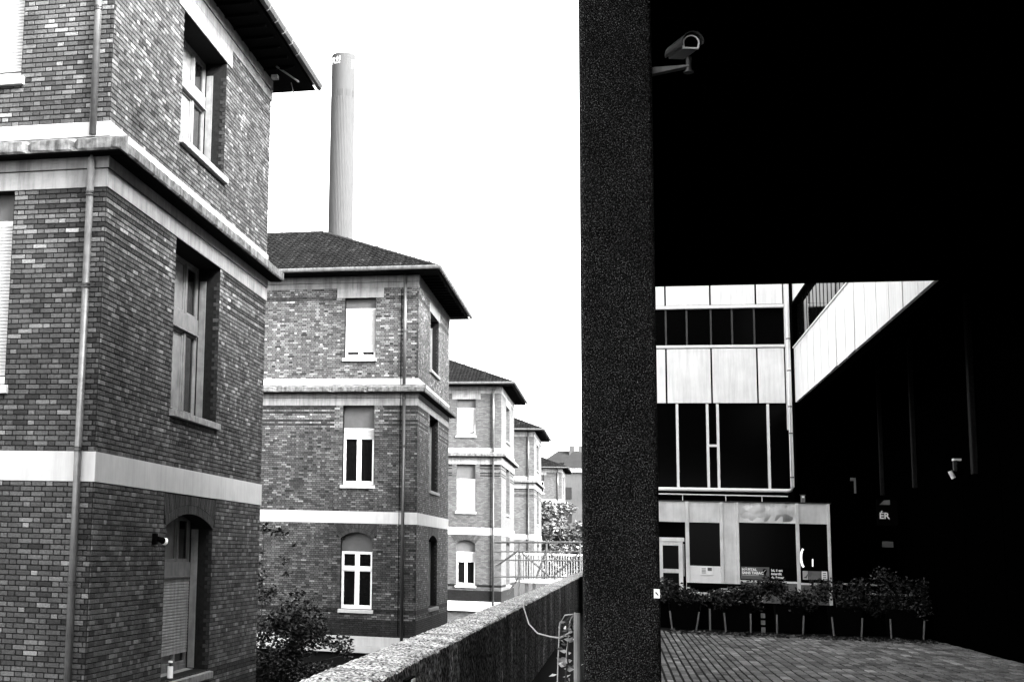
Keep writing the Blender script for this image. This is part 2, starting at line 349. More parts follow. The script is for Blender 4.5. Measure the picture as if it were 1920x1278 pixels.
# ------------------------------------------------------------------ brick pavilions
PX = -7.4
def pavilion(label, Y0, Y1, s, c, detail, fwin, swin, front_u=(1.66, 2.87), side_u=(3.38, 6.05), Wf=13.0, tiles=True):
    Z = lambda z: z * s + c
    wd = Y1 - Y0; gz = -3.1; b = thing('brick_pavilion', label, 'building', (PX, Y0, gz), 'brick pavilions standing in a row')
    FS, FF = Frame('side', PX, Y0), Frame('front', PX, Y0); rr = np.random.default_rng(int(Y0 * 10))
    zb, zt = gz, Z(11.84)
    rows = [(Z(8.70), Z(11.0), 0), (Z(3.90), Z(6.87), 0), (Z(-.68), Z(2.13), Z(2.13) - Z(1.90))]
    sops = [(side_u[0], side_u[1], a, d) for a, d, _ in rows]; fops = [(front_u[0], front_u[1], a, d) for a, d, _ in (rows if fwin[2] else rows[:2])]
    core = MB(); wall_sheet(core, FS, wd, zb, zt, sops, .55); wall_sheet(core, FF, Wf, zb, zt, fops, .55)
    core.box((PX - Wf, Y1 - .02, zb), (PX, Y1, zt)); core.box((PX - Wf, Y0 + .6, zt - .1), (PX - .6, Y1 - .1, zt)); core.box((PX - Wf, Y0 + .01, zb), (PX - Wf + .05, Y1 - .02, zt))
    core.build('wall', 'mortar' if detail else 'farbrick', b)
    # arch spandrel infill behind the voussoirs and dark room lining
    for fr, (a, d) in ((FS, side_u), (FF, front_u))[:2 if fwin[2] else 1]:
        m = MB(); zs_, zc_ = rows[2][1] - rows[2][2], rows[2][1]; pts, Rr, uc, zo = arc(a, d, zs_, zc_)
        for sgn in (0, 1):
            half = [p for p in pts if (p[0] <= uc + 1e-6) == (sgn == 0)]
            poly = [fr(p[0], p[1], -.003) for p in half] + ([fr(a + .001, zc_ - .001, -.003)] if sgn == 0 else [fr(d - .001, zc_ - .001, -.003)])
            if sgn == 1: poly = [fr(uc, zc_ - .001, -.003)] + poly
            m.prism(poly, Vector(fr(0, 0, -.3)) - Vector(fr(0, 0, 0)))
        m.build('arch_infill', 'mortar' if detail else 'farbrick', b)
        v = MB(); nv = 34; h = rows[2][2]
        for i in range(nv):
            for lay in (0, 1):
                a0 = -1 + 2 * i / nv + .006; a1 = -1 + 2 * (i + 1) / nv - .006; am = math.asin(min(1, (d - a) / 2 / Rr)) * 1.02
                r0, r1 = (Rr + .002, Rr + .15) if lay == 0 else (Rr + .16, Rr + .56)
                P = lambda q, r_, w: fr(uc + r_ * math.sin(q * am), min(zo + r_ * math.cos(q * am), Z(2.44)), w)
                w = .011 + rr.normal(0, .002)
                v.add([P(a0, r0, 0), P(a1, r0, 0), P(a1, r1, 0), P(a0, r1, 0), P(a0, r0, w), P(a1, r0, w), P(a1, r1, w), P(a0, r1, w)],
                      [(4, 5, 6, 7), (0, 1, 5, 4), (1, 2, 6, 5), (2, 3, 7, 6), (3, 0, 4, 7), (0, 1, 2, 3)], float(.028 * np.exp(rr.normal(0, .3))))
        v.build('brick_arch', 'brick', b, kind='stuff')
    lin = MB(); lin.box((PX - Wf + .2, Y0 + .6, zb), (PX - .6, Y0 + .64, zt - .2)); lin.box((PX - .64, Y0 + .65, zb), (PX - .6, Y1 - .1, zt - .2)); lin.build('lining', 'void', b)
    # bands and friezes (proud of the wall)
    def belt(name, z0, z1, w, mat):
        m = MB(); FF.box(m, -w, Wf, z0, z1, .0, w); FS.box(m, .002, wd + w, z0, z1, .0, w)
        m.v = [(x, y, z) for x, y, z in m.v]; return m.build(name, mat, b, bevel=.006)
    belt('band', Z(2.46), Z(2.90), .022, 'plaster'); belt('frieze', Z(6.87), Z(7.15), .024, 'plaster_grey'); belt('frieze', Z(7.165), Z(7.36), .034, 'plaster_grey')
    belt('band', Z(7.66), Z(7.89), .028, 'plaster'); belt('frieze', Z(11.37), Z(11.58), .024, 'plaster_grey'); belt('frieze', Z(11.595), Z(11.835), .036, 'plaster_grey')
    for fr, (a, d) in ((FS, side_u), (FF, front_u)):
        m = MB(); fr.box(m, a - .32, d + .32, Z(11.0), Z(11.367), .0, .023); m.build('lintel', 'plaster_grey', b)
    # string cornice, eroded slab with sloping top
    m = MB(); o = .32
    def slab(p0, p1, out, n):
        p0, p1, out = Vector(p0), Vector(p1), Vector(out); prof0 = None; vs = []; L = []
        for i in range(n + 1):
            q = p0.lerp(p1, i / n); jz = rr.normal(0, .006) if detail else 0; jo = rr.normal(0, .005) if detail else 0
            if detail and rr.random() < (.06 if abs(out.y) > .5 else .015): jz -= .05; jo -= .05
            L.append([q + Vector((0, 0, Z(7.36) + .0)), q + out * (o - .02) + Vector((0, 0, Z(7.36))), q + out * (o + jo) + Vector((0, 0, Z(7.39) + max(0, -jz))), q + out * (o + jo) + Vector((0, 0, Z(7.535) + jz)), q + Vector((0, 0, Z(7.66)))])
        for r_ in L: vs += r_
        fs = [(i * 5 + k, i * 5 + k + 1, (i + 1) * 5 + k + 1, (i + 1) * 5 + k) for i in range(n) for k in range(4)]
        m.add(vs, fs + [(0, 1, 2, 3, 4), tuple(n * 5 + k for k in range(5))])
    slab((PX + o, Y0, 0), (PX - Wf, Y0, 0), (0, -1, 0), 110); slab((PX, Y0 + .001, 0), (PX, Y1 + o, 0), (1, 0, 0), 90)
    m.box((PX + .001, Y0 - o + .03, Z(7.362)), (PX + o - .03, Y0 - .001, Z(7.50)))
    m.build('cornice', 'cornice', b)
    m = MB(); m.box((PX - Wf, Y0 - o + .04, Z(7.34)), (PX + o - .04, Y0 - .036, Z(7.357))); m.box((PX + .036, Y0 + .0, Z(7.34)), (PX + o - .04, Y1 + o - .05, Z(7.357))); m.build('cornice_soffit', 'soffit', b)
    # plinth
    m = MB(); FF.box(m, -.12, Wf, Z(-2.0), Z(-1.66), 0, .12); FS.box(m, .002, wd, Z(-2.0), Z(-1.66), 0, .12); FF.box(m, -.2, Wf, Z(-2.25), Z(-2.003), 0, .2); FS.box(m, .002, wd, Z(-2.25), Z(-2.003), 0, .2)
    m.build('plinth', 'plaster', b, bevel=.01)
    # eaves: soffit boards, gutter, roof
    e = .82; ez = Z(11.86)
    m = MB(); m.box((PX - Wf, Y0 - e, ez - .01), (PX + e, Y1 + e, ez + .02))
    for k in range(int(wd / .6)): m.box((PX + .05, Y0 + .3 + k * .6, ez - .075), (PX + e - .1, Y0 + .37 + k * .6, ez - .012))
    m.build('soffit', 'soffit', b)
    gp = [(0, 0), (.02, -.06), (.07, -.10), (.12, -.07), (.14, .0), (.14, .045), (.125, .045), (.11, -.03), (.07, -.06), (.03, -.03), (.015, .02)]
    g = MB(); g.prism([(PX + e + .12, Y0 - e - a, ez + .11 + q) for a, q in gp], (-Wf - e, 0, 0)); g.build('gutter', 'zinc', b)
    g = MB(); g.prism([(PX + e + a, Y0 - e - .10, ez + .11 + q) for a, q in gp], (0, wd + 2 * e + .2, 0)); gs = g.build('gutter', 'iron', b)
    if detail:
        for k in range(int(wd / .62)):
            q = MB(); y = Y0 - .5 + k * .62; q.prism([(PX + e + a * 1.12 - .005, y, ez + .11 + z_ * 1.12 - .004) for a, z_ in gp[1:6]], (0, .03, 0)); q.build('gutter_bracket', 'zinc', gs)
    hw = wd / 2 + e; rise = 2.75 * s; yc = (Y0 + Y1) / 2; ax = PX + e - hw; rz = ez + .12
    V = [(PX + e, Y0 - e, rz), (PX + e, Y1 + e, rz), (ax, yc, rz + rise), (PX - Wf, yc, rz + rise), (PX - Wf, Y0 - e, rz), (PX - Wf, Y1 + e, rz)]
    m = MB(); m.add(V, [(0, 1, 2), (0, 2, 3, 4), (1, 5, 3, 2), (4, 3, 5), (0, 4, 5, 1)]); roof = m.build('roof', 'farroof', b)
    if tiles:
        t = MB(); tw, te = .225, .345; L = math.hypot(hw, rise); nr = int(L / te); sl = Vector((0, hw / L, rise / L)); nn = Vector((0, -rise / L, hw / L))
        for k in range(nr + 1):
            d0 = k * te - .03; yy = d0 * hw / L; xr = PX + e - yy; i = 0
            while True:
                x = PX + e - .1 - i * tw; i += 1
                if x < PX - Wf + .2 or i > 64: break
                if x > xr - .02: continue
                lift = .032 + rr.normal(0, .004); p = Vector((x, Y0 - e, rz)) + sl * d0
                prof = [(0, .0), (.045, .034), (.09, .036), (.13, .004), (.21, .0)]; vs = []
                for a, h in prof: vs.append(p + Vector((-a, 0, 0)) + nn * (lift + h))
                for a, h in prof: vs.append(p + Vector((-a, 0, 0)) + sl * (te + .05) + nn * (.006 + h))
                for a, h in prof: vs.append(p + Vector((-a, 0, 0)) + nn * (lift + h - .028))
                t.add(vs, [(j, j + 1, j + 6, j + 5) for j in range(4)] + [(j + 10, j + 11, j + 1, j) for j in range(4)], float(np.clip(.003 * np.exp(rr.normal(0, .5)), .0008, .02)))
        t.build('roof_tiles', 'tile', roof, kind='stuff')
        # ridge and hip tiles: one shared half-round mesh
        me = None
        def run(p0, p1, nmax):
            nonlocal me
            p0, p1 = Vector(p0), Vector(p1); n = min(nmax, int((p1 - p0).length / .36)); d = (p1 - p0).normalized()
            for k in range(n):
                if me is None:
                    q = MB(); n8 = 7
                    o0 = [(.11 * math.cos(math.pi * j / n8), 0, .10 * math.sin(math.pi * j / n8)) for j in range(n8 + 1)]; o1 = [(x_ * .86, .42, z_ * .86) for x_, _, z_ in o0]
                    q.add(o0 + o1, [(j, j + 1, n8 + 2 + j, n8 + 1 + j) for j in range(n8)] + [tuple(range(n8 + 1))]); ob = q.build('ridge_tile', 'ridge', None); me = ob.data; D.objects.remove(ob)
                x = Vector((d.y, -d.x, 0)).normalized(); zax = x.cross(d); Mx = Matrix((x, d, zax)).transposed().to_4x4(); Mx.translation = p0 + d * (k * .36) - wloc(roof) - zax * .035
                part('ridge_tile', me, roof, Mx)
        run((PX + e, Y0 - e, rz + .03), (ax, yc, rz + rise + .03), 40); run((ax, yc, rz + rise + .03), (PX - Wf, yc, rz + rise + .03), 22)
        q = MB(); q.tube([(ax, yc, rz + rise), (ax, yc, rz + rise + .35)], .03, 6); q.build('finial', 'iron', roof)
    # windows
    for fr, (a, d), specs in ((FF, front_u, fwin), (FS, side_u, swin)):
        for (z0, z1, ar), sp in zip(rows, specs):
            if sp is None: continue
            sp = dict(sp); rec = sp.pop('rec', .2)
            for key in ('pan', 'tr'):
                if sp.get(key) is not None: sp[key] = Z(sp[key])
            for key in ('shut', 'leaf', 'rail'):
                if sp.get(key): sp[key] = tuple(Z(q) for q in sp[key])
            window(b, fr, a, d, z0, z1, rec, ar, sp)
    # brickwork
    if detail:
        def zones(fr, Wl, ops, u):
            o2 = list(ops); h = rows[2]
            if len(ops) > 2: o2[2] = (ops[2][0], ops[2][1], h[0], Z(1.9)); o2.append((ops[2][0] - .15, ops[2][1] + .15, Z(1.9), Z(2.46)))
            o2.append((u[0] - .32, u[1] + .32, Z(10.99), Z(11.38)))
            bl = []
            for z0, z1 in ((Z(-1.66), Z(2.46)), (Z(2.90), Z(6.87)), (Z(7.89), Z(11.37))): bl += [(x, z1, z0) for x in brick_list(Wl, z0, z1, o2, int(Y0))]
            tn = bricktone(len(bl), rr, .058, .045 if fr.k == 'front' else .06)
            out = []
            for i, ((u0, u1, za, zb_, k), z1, z0) in enumerate(bl):
                t = tn[i] * (1.35 if detail == 1 and z0 > 6 else 1); row = int(round((z1 - zb_) / BH)); uc = (u0 + u1) / 2; near = u[0] - .30 < uc < u[1] + .30
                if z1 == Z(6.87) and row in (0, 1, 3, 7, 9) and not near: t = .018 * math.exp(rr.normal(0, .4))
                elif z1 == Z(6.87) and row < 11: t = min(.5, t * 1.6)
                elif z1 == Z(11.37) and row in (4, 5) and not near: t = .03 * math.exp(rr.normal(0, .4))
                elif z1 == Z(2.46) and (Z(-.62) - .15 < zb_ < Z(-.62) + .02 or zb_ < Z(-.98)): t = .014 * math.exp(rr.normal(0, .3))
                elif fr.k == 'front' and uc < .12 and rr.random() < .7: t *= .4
                out.append(((u0, u1, za, zb_, k), float(t)))
            return out
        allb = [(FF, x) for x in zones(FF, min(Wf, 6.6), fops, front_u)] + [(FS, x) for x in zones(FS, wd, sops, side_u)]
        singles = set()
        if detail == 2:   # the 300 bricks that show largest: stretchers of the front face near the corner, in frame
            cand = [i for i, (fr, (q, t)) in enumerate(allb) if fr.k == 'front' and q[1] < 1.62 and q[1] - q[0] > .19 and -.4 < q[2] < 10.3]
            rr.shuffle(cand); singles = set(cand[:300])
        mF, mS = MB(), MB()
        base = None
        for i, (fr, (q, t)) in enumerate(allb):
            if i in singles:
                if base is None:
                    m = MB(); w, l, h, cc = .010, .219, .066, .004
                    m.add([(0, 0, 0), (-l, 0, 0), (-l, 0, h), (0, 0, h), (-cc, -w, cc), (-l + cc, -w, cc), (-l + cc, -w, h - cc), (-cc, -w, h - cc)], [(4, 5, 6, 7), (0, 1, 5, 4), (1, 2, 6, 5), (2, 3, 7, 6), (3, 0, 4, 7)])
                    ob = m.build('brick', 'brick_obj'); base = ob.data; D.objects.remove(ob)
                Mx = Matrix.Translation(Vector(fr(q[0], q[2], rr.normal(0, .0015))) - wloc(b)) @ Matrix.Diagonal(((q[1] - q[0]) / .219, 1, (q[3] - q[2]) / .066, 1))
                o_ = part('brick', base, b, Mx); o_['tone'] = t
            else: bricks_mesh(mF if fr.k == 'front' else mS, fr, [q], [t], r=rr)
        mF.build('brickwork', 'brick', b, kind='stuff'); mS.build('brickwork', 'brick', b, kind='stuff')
        # bricks lining the far jamb of each side opening
        j = MB()
        for (a, d, z0, z1) in sops[:3]:
            n = int((z1 - z0) / BH)
            for k in range(n - 3):
                zz = z0 + k * BH; ln = .115 if k % 2 else .06
                j.box((PX - ln, Y0 + d - .008, zz + .005), (PX - .006, Y0 + d + .001, zz + BH - .006), float(.016 * math.exp(rr.normal(0, .5))))
            q = MB(); q.box((PX - .40, Y0 + d - .022, z0 + .02), (PX - .27, Y0 + d - .002, z1 - .25)); q.build('jamb', 'frame_grey', b)
        j.build('brickwork', 'brick', b, kind='stuff')
    if not detail:
        for fr, Wl, u in ((FF, Wf, front_u), (FS, wd, side_u)):
            q = MB(); zt_ = Z(6.87)
            for k in (0, 1, 3, 7, 9):
                for a, d in ((.05, u[0] - .3), (u[1] + .3, Wl - .05)): fr.box(q, a, d, zt_ - (k + 1) * BH + .006, zt_ - k * BH - .006, 0, .006)
            for a, d in ((.0, u[0] - .02), (u[1] + .02, Wl)): fr.box(q, a, d, Z(-.76), Z(-.62), 0, .006)
            fr.box(q, 0, Wl, Z(-1.655), Z(-.98), 0, .007); q.build('dark_courses', 'dark_brick', b, kind='stuff')
    # downpipe on the front near the corner
    pu = .30 if detail == 2 else .50; px, py = PX - pu, Y0 - .12
    if detail == 2: px = PX - .215
    rad = .055 if detail == 2 else .06
    js = [Z(9.66), Z(6.75) if detail == 2 else Z(7.1), Z(5.35), Z(2.93), Z(1.0)]
    pipe_run(b, px, py, Z(7.66), ez + .05, rad, joints=[Z(9.66)]); pipe_run(b, px, py, -2.9, Z(7.30), rad, mat='zinc' if detail == 2 else 'iron', joints=js[1:])
    q = MB(); q.tube([(px, py, Z(7.30)), (px, py, Z(7.35))], rad * .6, 10, rad * .3); q.build('downpipe', 'zinc', b)
    if detail != 2:
        q = MB(); q.tube([(px - .16, Y0 - .03, Z(-1.6)), (px - .16, Y0 - .03, Z(11.3))], .013, 6); q.build('conduit', 'black', b)
    return b, Z
REC = .43
side1 = [dict(fm='frame_grey', rail=(10.05, 10.3), nl=(0, .27, .73, 1), rec=REC, fw=.06, pg={1: 'glass_pale'}, curtain=False), dict(fm='frame_grey', rail=(5.55, 5.85), nl=(0, .27, .73, 1), rec=REC, fw=.06, pg={1: 'glass_pale'}, curtain=False), dict(fm='frame_grey', rail=(1.02, 1.27), nl=(0, .27, .73, 1), shut=(1.02, -.32), sm='shutter_old', rec=REC, fw=.06, pg={1: 'glass_pale'})]
front1 = [dict(pan=10.75, shut=(10.7, 8.9)), dict(pan=6.45, shut=(6.4, 4.1)), None]
b1, Z1 = pavilion('tall near brick pavilion filling the left, corroded cornice and pipe at its corner', 18.58, 28.15, 1.0, 0, 2, front1, side1, front_u=(1.50, 2.70), side_u=(3.36, 6.08), Wf=8)
side2 = [dict(rail=(10.05, 10.3), nl=(0, .27, .73, 1), rec=.4, fw=.06), dict(fm='frame_grey', rail=(5.45, 5.75), nl=(0, .27, .73, 1), rec=.4, fw=.06), dict(rail=(1.0, 1.25), nl=(0, .27, .73, 1), rec=.4, fw=.06)]
front2 = [dict(pan=10.62, shut=(10.58, 8.98)), dict(pan=6.02, nl=(0, .5, 1), shut=(5.98, 5.66)), dict(pan=1.42, tr=.78)]
b2, Z2 = pavilion('second brick pavilion beyond the dark shrub, tiled roof below the chimney', 51.3, 61.0, 1.018, .055, 1, front2, side2)
front3 = [dict(pan=10.45, shut=(10.4, 9.45), curtain=True), dict(pan=5.95, leaf=(5.9, 4.05)), dict(pan=1.38, shut=(1.33, .80))]
b3, Z3 = pavilion('third brick pavilion, closed white shutters on its middle floor', 89.2, 100.2, 1.028, .18, 0, front3, side2, side_u=(3.9, 6.9))
b4, Z4 = pavilion('fourth brick pavilion standing behind the metal truss', 124.2, 135.5, 1.03, .28, 0, [front3[0], front2[1], front2[2]], side2, front_u=(2.6, 3.8), side_u=(3.9, 6.9))
b5, Z5 = pavilion('farthest brick pavilion showing above the pale tree', 184, 196, 1.03, .6, 0, [front3[1] and dict(pan=10.2), front2[1], front2[2]], side2, front_u=(2.3, 3.7), side_u=(3.9, 6.9))

# sealing the ground and setting -------------------------------------------------
g = MB(); g.box((-900, -200, -3.4), (900, 2500, -3.1)); g.build('ground', 'asphalt', kind='structure')
pl = MB(); pl.box((-1.12, -60, -3.09), (60, 33.2, -.012)); pl.box((-1.12, 33.2, -3.09), (60, 70, -.045))
paving = pl.build('paving', 'joint', kind='structure')
rr = np.random.default_rng(5); cells = []
y = 16.6
x = 0.0
while x < 9.0:
    w = .112 if x < 1.78 else .158; L = .40 if x < 1.78 else .50; y = 16.4 + rr.random() * L
    while y < 31.6 + .25 * math.sin(x * 1.7):
        cells.append((x, y, w, L)); y += L
    x += w
def cx(c): return c[0] / c[1]
vis = sorted([c for c in cells if .065 < cx(c) < .32 and c[1] > 17.2 and c[2] > .12], key=lambda c: c[1])[:300]; vs_ = set(vis); base = None; m = MB()
def paver_geo(m, x, y, w, L, z, tone=None):
    j = .011; c = .009; a = (x + j, y + .028); b = (x + w - j, y + L - .028)
    m.add([(a[0], a[1], z - .05), (b[0], a[1], z - .05), (b[0], b[1], z - .05), (a[0], b[1], z - .05), (a[0] + c, a[1] + c, z), (b[0] - c, a[1] + c, z), (b[0] - c, b[1] - c, z), (a[0] + c, b[1] - c, z)],
          [(4, 5, 6, 7), (0, 1, 5, 4), (1, 2, 6, 5), (2, 3, 7, 6), (3, 0, 4, 7)], tone)
for c in cells:
    tn = float(np.clip(.13 * np.exp(rr.normal(0, .36)), .03, .34)); zz = rr.normal(0, .003)
    if c in vs_:
        if base is None:
            q = MB(); paver_geo(q, 0, 0, .158, .5, 0); ob = q.build('paver', 'paver_obj'); base = ob.data; D.objects.remove(ob)
        o = part('paver', base, paving, Matrix.Translation((c[0], c[1], zz))); o['tone'] = tn
    else: paver_geo(m, *c, zz, tn)
m.build('pavers', 'paver', paving, kind='stuff')

# parapet ------------------------------------------------------------------------
w = MB(); ny, prof = 620, None; ys = np.concatenate([np.linspace(3, 28, 520), np.linspace(28.3, 72, 100)]); rr = np.random.default_rng(3)
pr = [(-1.45, -3.1), (-1.45, .5), (-1.45, .96), (-1.447, .99), (-1.43, 1.0), (-1.34, 1.003), (-1.27, 1.004), (-1.20, 1.003), (-1.130, 1.0), (-1.115, .988), (-1.112, .95), (-1.112, .5), (-1.112, -.2)]
sm = np.cumsum(rr.normal(0, .004, len(ys))); sm -= np.linspace(0, sm[-1], len(ys)); n = len(pr); vs = []
for i, yy in enumerate(ys):
    joint = .02 if abs((yy + .35) % 2.6 - 1.3) < .022 else 0
    for k, (x_, z_) in enumerate(pr):
        a = .0028 if 2 <= k <= 9 else .0012; ed = .007 if k in (3, 8, 9) else 0
        vs.append((x_ + rr.normal(0, a * .6), yy, z_ + (rr.normal(0, a) - abs(rr.normal(0, ed)) - joint + np.clip(sm[i], -.015, .015) * .4 if k > 1 and k < 11 else 0)))
fs = [(i * n + k, i * n + k + 1, (i + 1) * n + k + 1, (i + 1) * n + k) for i in range(len(ys) - 1) for k in range(n - 1)] + [tuple(range(n)), tuple((len(ys) - 1) * n + k for k in range(n))]
w.add(vs, fs); par = thing('parapet_wall', 'rough grey concrete parapet wall running along the terrace edge', 'wall', (-1.28, 20, -3.1))
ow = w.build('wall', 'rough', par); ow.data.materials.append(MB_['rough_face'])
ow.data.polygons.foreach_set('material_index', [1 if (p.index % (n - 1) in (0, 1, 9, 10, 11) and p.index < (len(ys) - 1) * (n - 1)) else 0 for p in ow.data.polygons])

# overhead building and pillar -----------------------------------------------------
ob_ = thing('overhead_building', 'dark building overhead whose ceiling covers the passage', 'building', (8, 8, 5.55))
m = MB(); m.box((-.25, -7, 5.56), (22, 20.5, 13)); m.build('wall', 'void', ob_)  # unseen upper mass, its height set to shade the near pavilion
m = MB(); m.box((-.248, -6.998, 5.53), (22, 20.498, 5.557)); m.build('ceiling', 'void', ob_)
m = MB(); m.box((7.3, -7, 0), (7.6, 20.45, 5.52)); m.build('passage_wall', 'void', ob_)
p = MB(); ph = thing('concrete_pillar', 'square dark pebbledash pillar dividing the view', 'pillar', (0, 8.21, 0))
cr = .035; pts = []
for (cx_, cy_, a0) in ((.21 - cr, 8 + cr, -90), (.21 - cr, 8.42 - cr, 0), (-.21 + cr, 8.42 - cr, 90), (-.21 + cr, 8 + cr, 180)):
    for k in range(5):
        a = math.radians(a0 + k * 22.5); pts.append((cx_ + cr * math.cos(a), cy_ + cr * math.sin(a), -.02))
p.prism(pts, (0, 0, 5.54)); p.build('shaft', 'aggregate', ph)

# white panelled building -----------------------------------------------------------
wb = thing('panelled_building', 'modern white panelled building enclosing the paved court', 'building', (3, 40, 0))
FY, FX = 38.0, 4.46
def fbox(x0, x1, y0, y1, z0, z1, name, mat, parent, **k): q = MB(); q.box((x0, y0, z0), (x1, y1, z1)); return q.build(name, mat, parent, **k)
fbox(-1.0, 4.40, 38.14, 52, -.04, 12, 'wall', 'black', wb)
core = MB(); core.box((FX + .10, 15.0, 5.58), (FX + .5, 52, 7.16)); core.box((FX + .10, 21, 8.34), (20, 68, 17.5)); core.box((6.5, 20.6, -.04), (20, 52, 8.335)); core.box((4.403, 38.3, -.04), (6.49, 52, 8.335)); core.box((FX + .35, 21, 7.17), (FX + .55, 52, 8.33))  # unseen upper wing, height and rear length shaped to shade the pavilion sides
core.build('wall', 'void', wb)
xs = [.08, 1.24, 2.40, 3.555, 4.25]
for a, d in zip(xs[:-1], xs[1:]):
    for z0, z1 in ((5.70, 7.17), (8.36, 9.9), (9.95, 11.6)):
        q = MB(); g_ = .022; q.box((a + g_, FY, z0), (d - g_, FY + .05, z1))
        q.build('panel', 'panel', wb, bevel=.01)
for z0, z1 in ((7.19, 7.26), (8.26, 8.345)): fbox(-1, 4.26, 37.97, 38.10, z0, z1, 'trim', 'white', wb, bevel=.008)
for i in range(5):
    a, d = [.65, 1.25, 1.79, 2.41, 2.95][i], [1.25, 1.79, 2.41, 2.95, 3.51][i]; fbox(a + .02, d - .02, 38.10, 38.115, 7.275, 8.25, 'pane', 'glass_matt', wb)
for x_ in (1.25, 1.79, 2.41, 2.95, 3.51): fbox(x_ - .022, x_ + .022, 38.06, 38.13, 7.265, 8.255, 'mullion', 'iron', wb)
for a, d in ((.2, 1.49), (1.53, 2.24), (2.30, 2.50), (2.56, 3.76), (3.82, 4.24)): fbox(a, d, 38.08, 38.10, 3.46, 5.66, 'pane', 'glass_matt', wb)
for x_ in (1.5, 2.27, 2.53, 3.79): fbox(x_ - .032, x_ + .032, 38.0, 38.09, 3.46, 5.68, 'mullion', 'white', wb)
fbox(2.303, 2.497, 38.01, 38.075, 4.54, 4.60, 'crossbar', 'white', wb)
q = MB(); q.tube([(4.335, 37.93, 10.5), (4.335, 37.93, 3.5), (4.30, 37.93, 3.42), (4.22, 37.93, 3.40), (-.6, 37.93, 3.40)], .05, 12); pp = q.build('drain_pipe', 'white', wb, smooth=True)
for z_ in (9.1, 7.4, 6.55, 5.6, 4.9, 3.75): q = MB(); q.tube([(4.335, 37.93, z_ - .015), (4.335, 37.93, z_ + .015)], .058, 12); q.build('collar', 'frame_grey', pp)
for x_ in (1.7, 2.8, 3.9): q = MB(); q.box((x_ - .02, 37.88, 3.34), (x_ + .02, 38.08, 3.352)); q.build('collar', 'black', pp)
fbox(4.262, 4.30, 38.0, 38.12, 5.0, 10.5, 'jamb', 'white', wb)
q = MB(); q.tube([(4.43, 37.9, 10.5), (4.43, 37.9, 3.6)], .022, 8); q.build('cable_duct', 'black', wb)
# receding wing: fascia panels, glazing strip, columns
yy = 20.13; i = 0; rr = np.random.default_rng(11)
while yy < 37.8:
    d = min(yy + 1.17, 37.85); g_ = .024; lift = .02 if i in (7, 9) else 0
    for z0, z1 in ((5.70, 7.13), (8.36, 10.4)):
        q = MB(); q.add([(FX + rr.normal(0, .002) - (lift if k in (0,) else 0), y_, z_) for k, (y_, z_) in enumerate(((yy + g_, z0), (d - g_, z0), (d - g_, z1), (yy + g_, z1)))] + [(FX + .06, y_, z_) for y_, z_ in ((yy + g_, z0), (d - g_, z0), (d - g_, z1), (yy + g_, z1))],
              [(0, 1, 2, 3), (4, 5, 6, 7), (0, 1, 5, 4), (1, 2, 6, 5), (2, 3, 7, 6), (3, 0, 4, 7)]); q.build('fascia_panel', 'panel', wb)
    q = MB(); q.box((FX + .10, yy + .02, 7.2), (FX + .11, d - .02, 8.3)); q.build('pane', 'glass', wb)
    for h in (0, .585):
        if yy + h < 37.6: fbox(FX + .092, FX + .14, yy + h - .018, yy + h + .018, 7.172, 8.308, 'mullion', 'black', wb)
    yy += 1.17; i += 1
fbox(FX - .03, FX + .34, 20.6, 37.9, 7.135, 7.168, 'trim', 'white', wb); fbox(FX - .02, FX + .30, 20.6, 37.9, 8.31, 8.355, 'trim', 'black', wb)
for yc_, hw_ in ((37.6, .06), (33.6, .07), (28.2, .10)):
    q = MB(); q.box((6.38, yc_ - hw_, 3.3), (6.48, yc_ + hw_, 8.33)); q.build('column', 'column', wb, bevel=.02)
for k in range(6): fbox(6.47, 6.488, 21 + k * 2.8, 21 + k * 2.8 + 2.74, .1, 3.6, 'panel', 'void', wb)

# ground-floor kiosk -----------------------------------------------------------------
kk = thing('kiosk', 'low metal clad cafeteria front projecting below the white panels', 'kiosk', (2.9, 36.9, 0)); KY = 36.0
fbox(.2, 4.93, 36.09, 38.05, -.04, 3.0, 'wall', 'black', kk); fbox(.15, 4.99, 35.97, 38.04, 3.003, 3.03, 'roof', 'iron', kk)
for a, d, z0, z1 in ((.2, 1.565, 2.49, 3.0), (1.665, 2.385, 2.49, 3.0), (2.845, 4.155, 2.51, 3.0), (4.245, 4.875, 2.51, 3.0), (2.475, 2.775, .1, 3.0)):
    q = MB(); nx, nz = 12, 5 if z1 - z0 < 1 else 26; vs = []; rr = np.random.default_rng(int(a * 100)); bumpv = .022 if a > 2.8 and a < 3 else .003
    H = rr.normal(0, bumpv, (nx + 1, nz + 1))
    for i in range(nx + 1):
        for j in range(nz + 1): vs.append((a + (d - a) * i / nx, KY + (H[i, j] if 0 < i < nx and 0 < j < nz else 0), z0 + (z1 - z0) * j / nz))
    fs = [(i * (nz + 1) + j, (i + 1) * (nz + 1) + j, (i + 1) * (nz + 1) + j + 1, i * (nz + 1) + j + 1) for i in range(nx) for j in range(nz)]
    q.add(vs, fs); q.box((a, KY + .015, z0), (d, KY + .04, z1)); o = q.build('panel', 'metal', kk); o.data.polygons.foreach_set('use_smooth', [True] * len(o.data.polygons))
for a, d, z0 in ((1.57, 1.66, 0), (2.39, 2.47, 0), (2.78, 2.84, 0), (4.16, 4.24, 0), (4.88, 4.95, 0)): fbox(a, d, KY - .035, KY + .05, z0, 3.0, 'post', 'metal', kk, bevel=.008)
for a, d, z0, z1 in ((1.663, 2.387, 1.42, 2.487), (2.843, 4.157, 1.10, 2.507), (4.243, 4.877, 1.10, 2.507)): fbox(a, d, KY + .05, KY + .06, z0, z1, 'pane', 'glass_matt', kk)
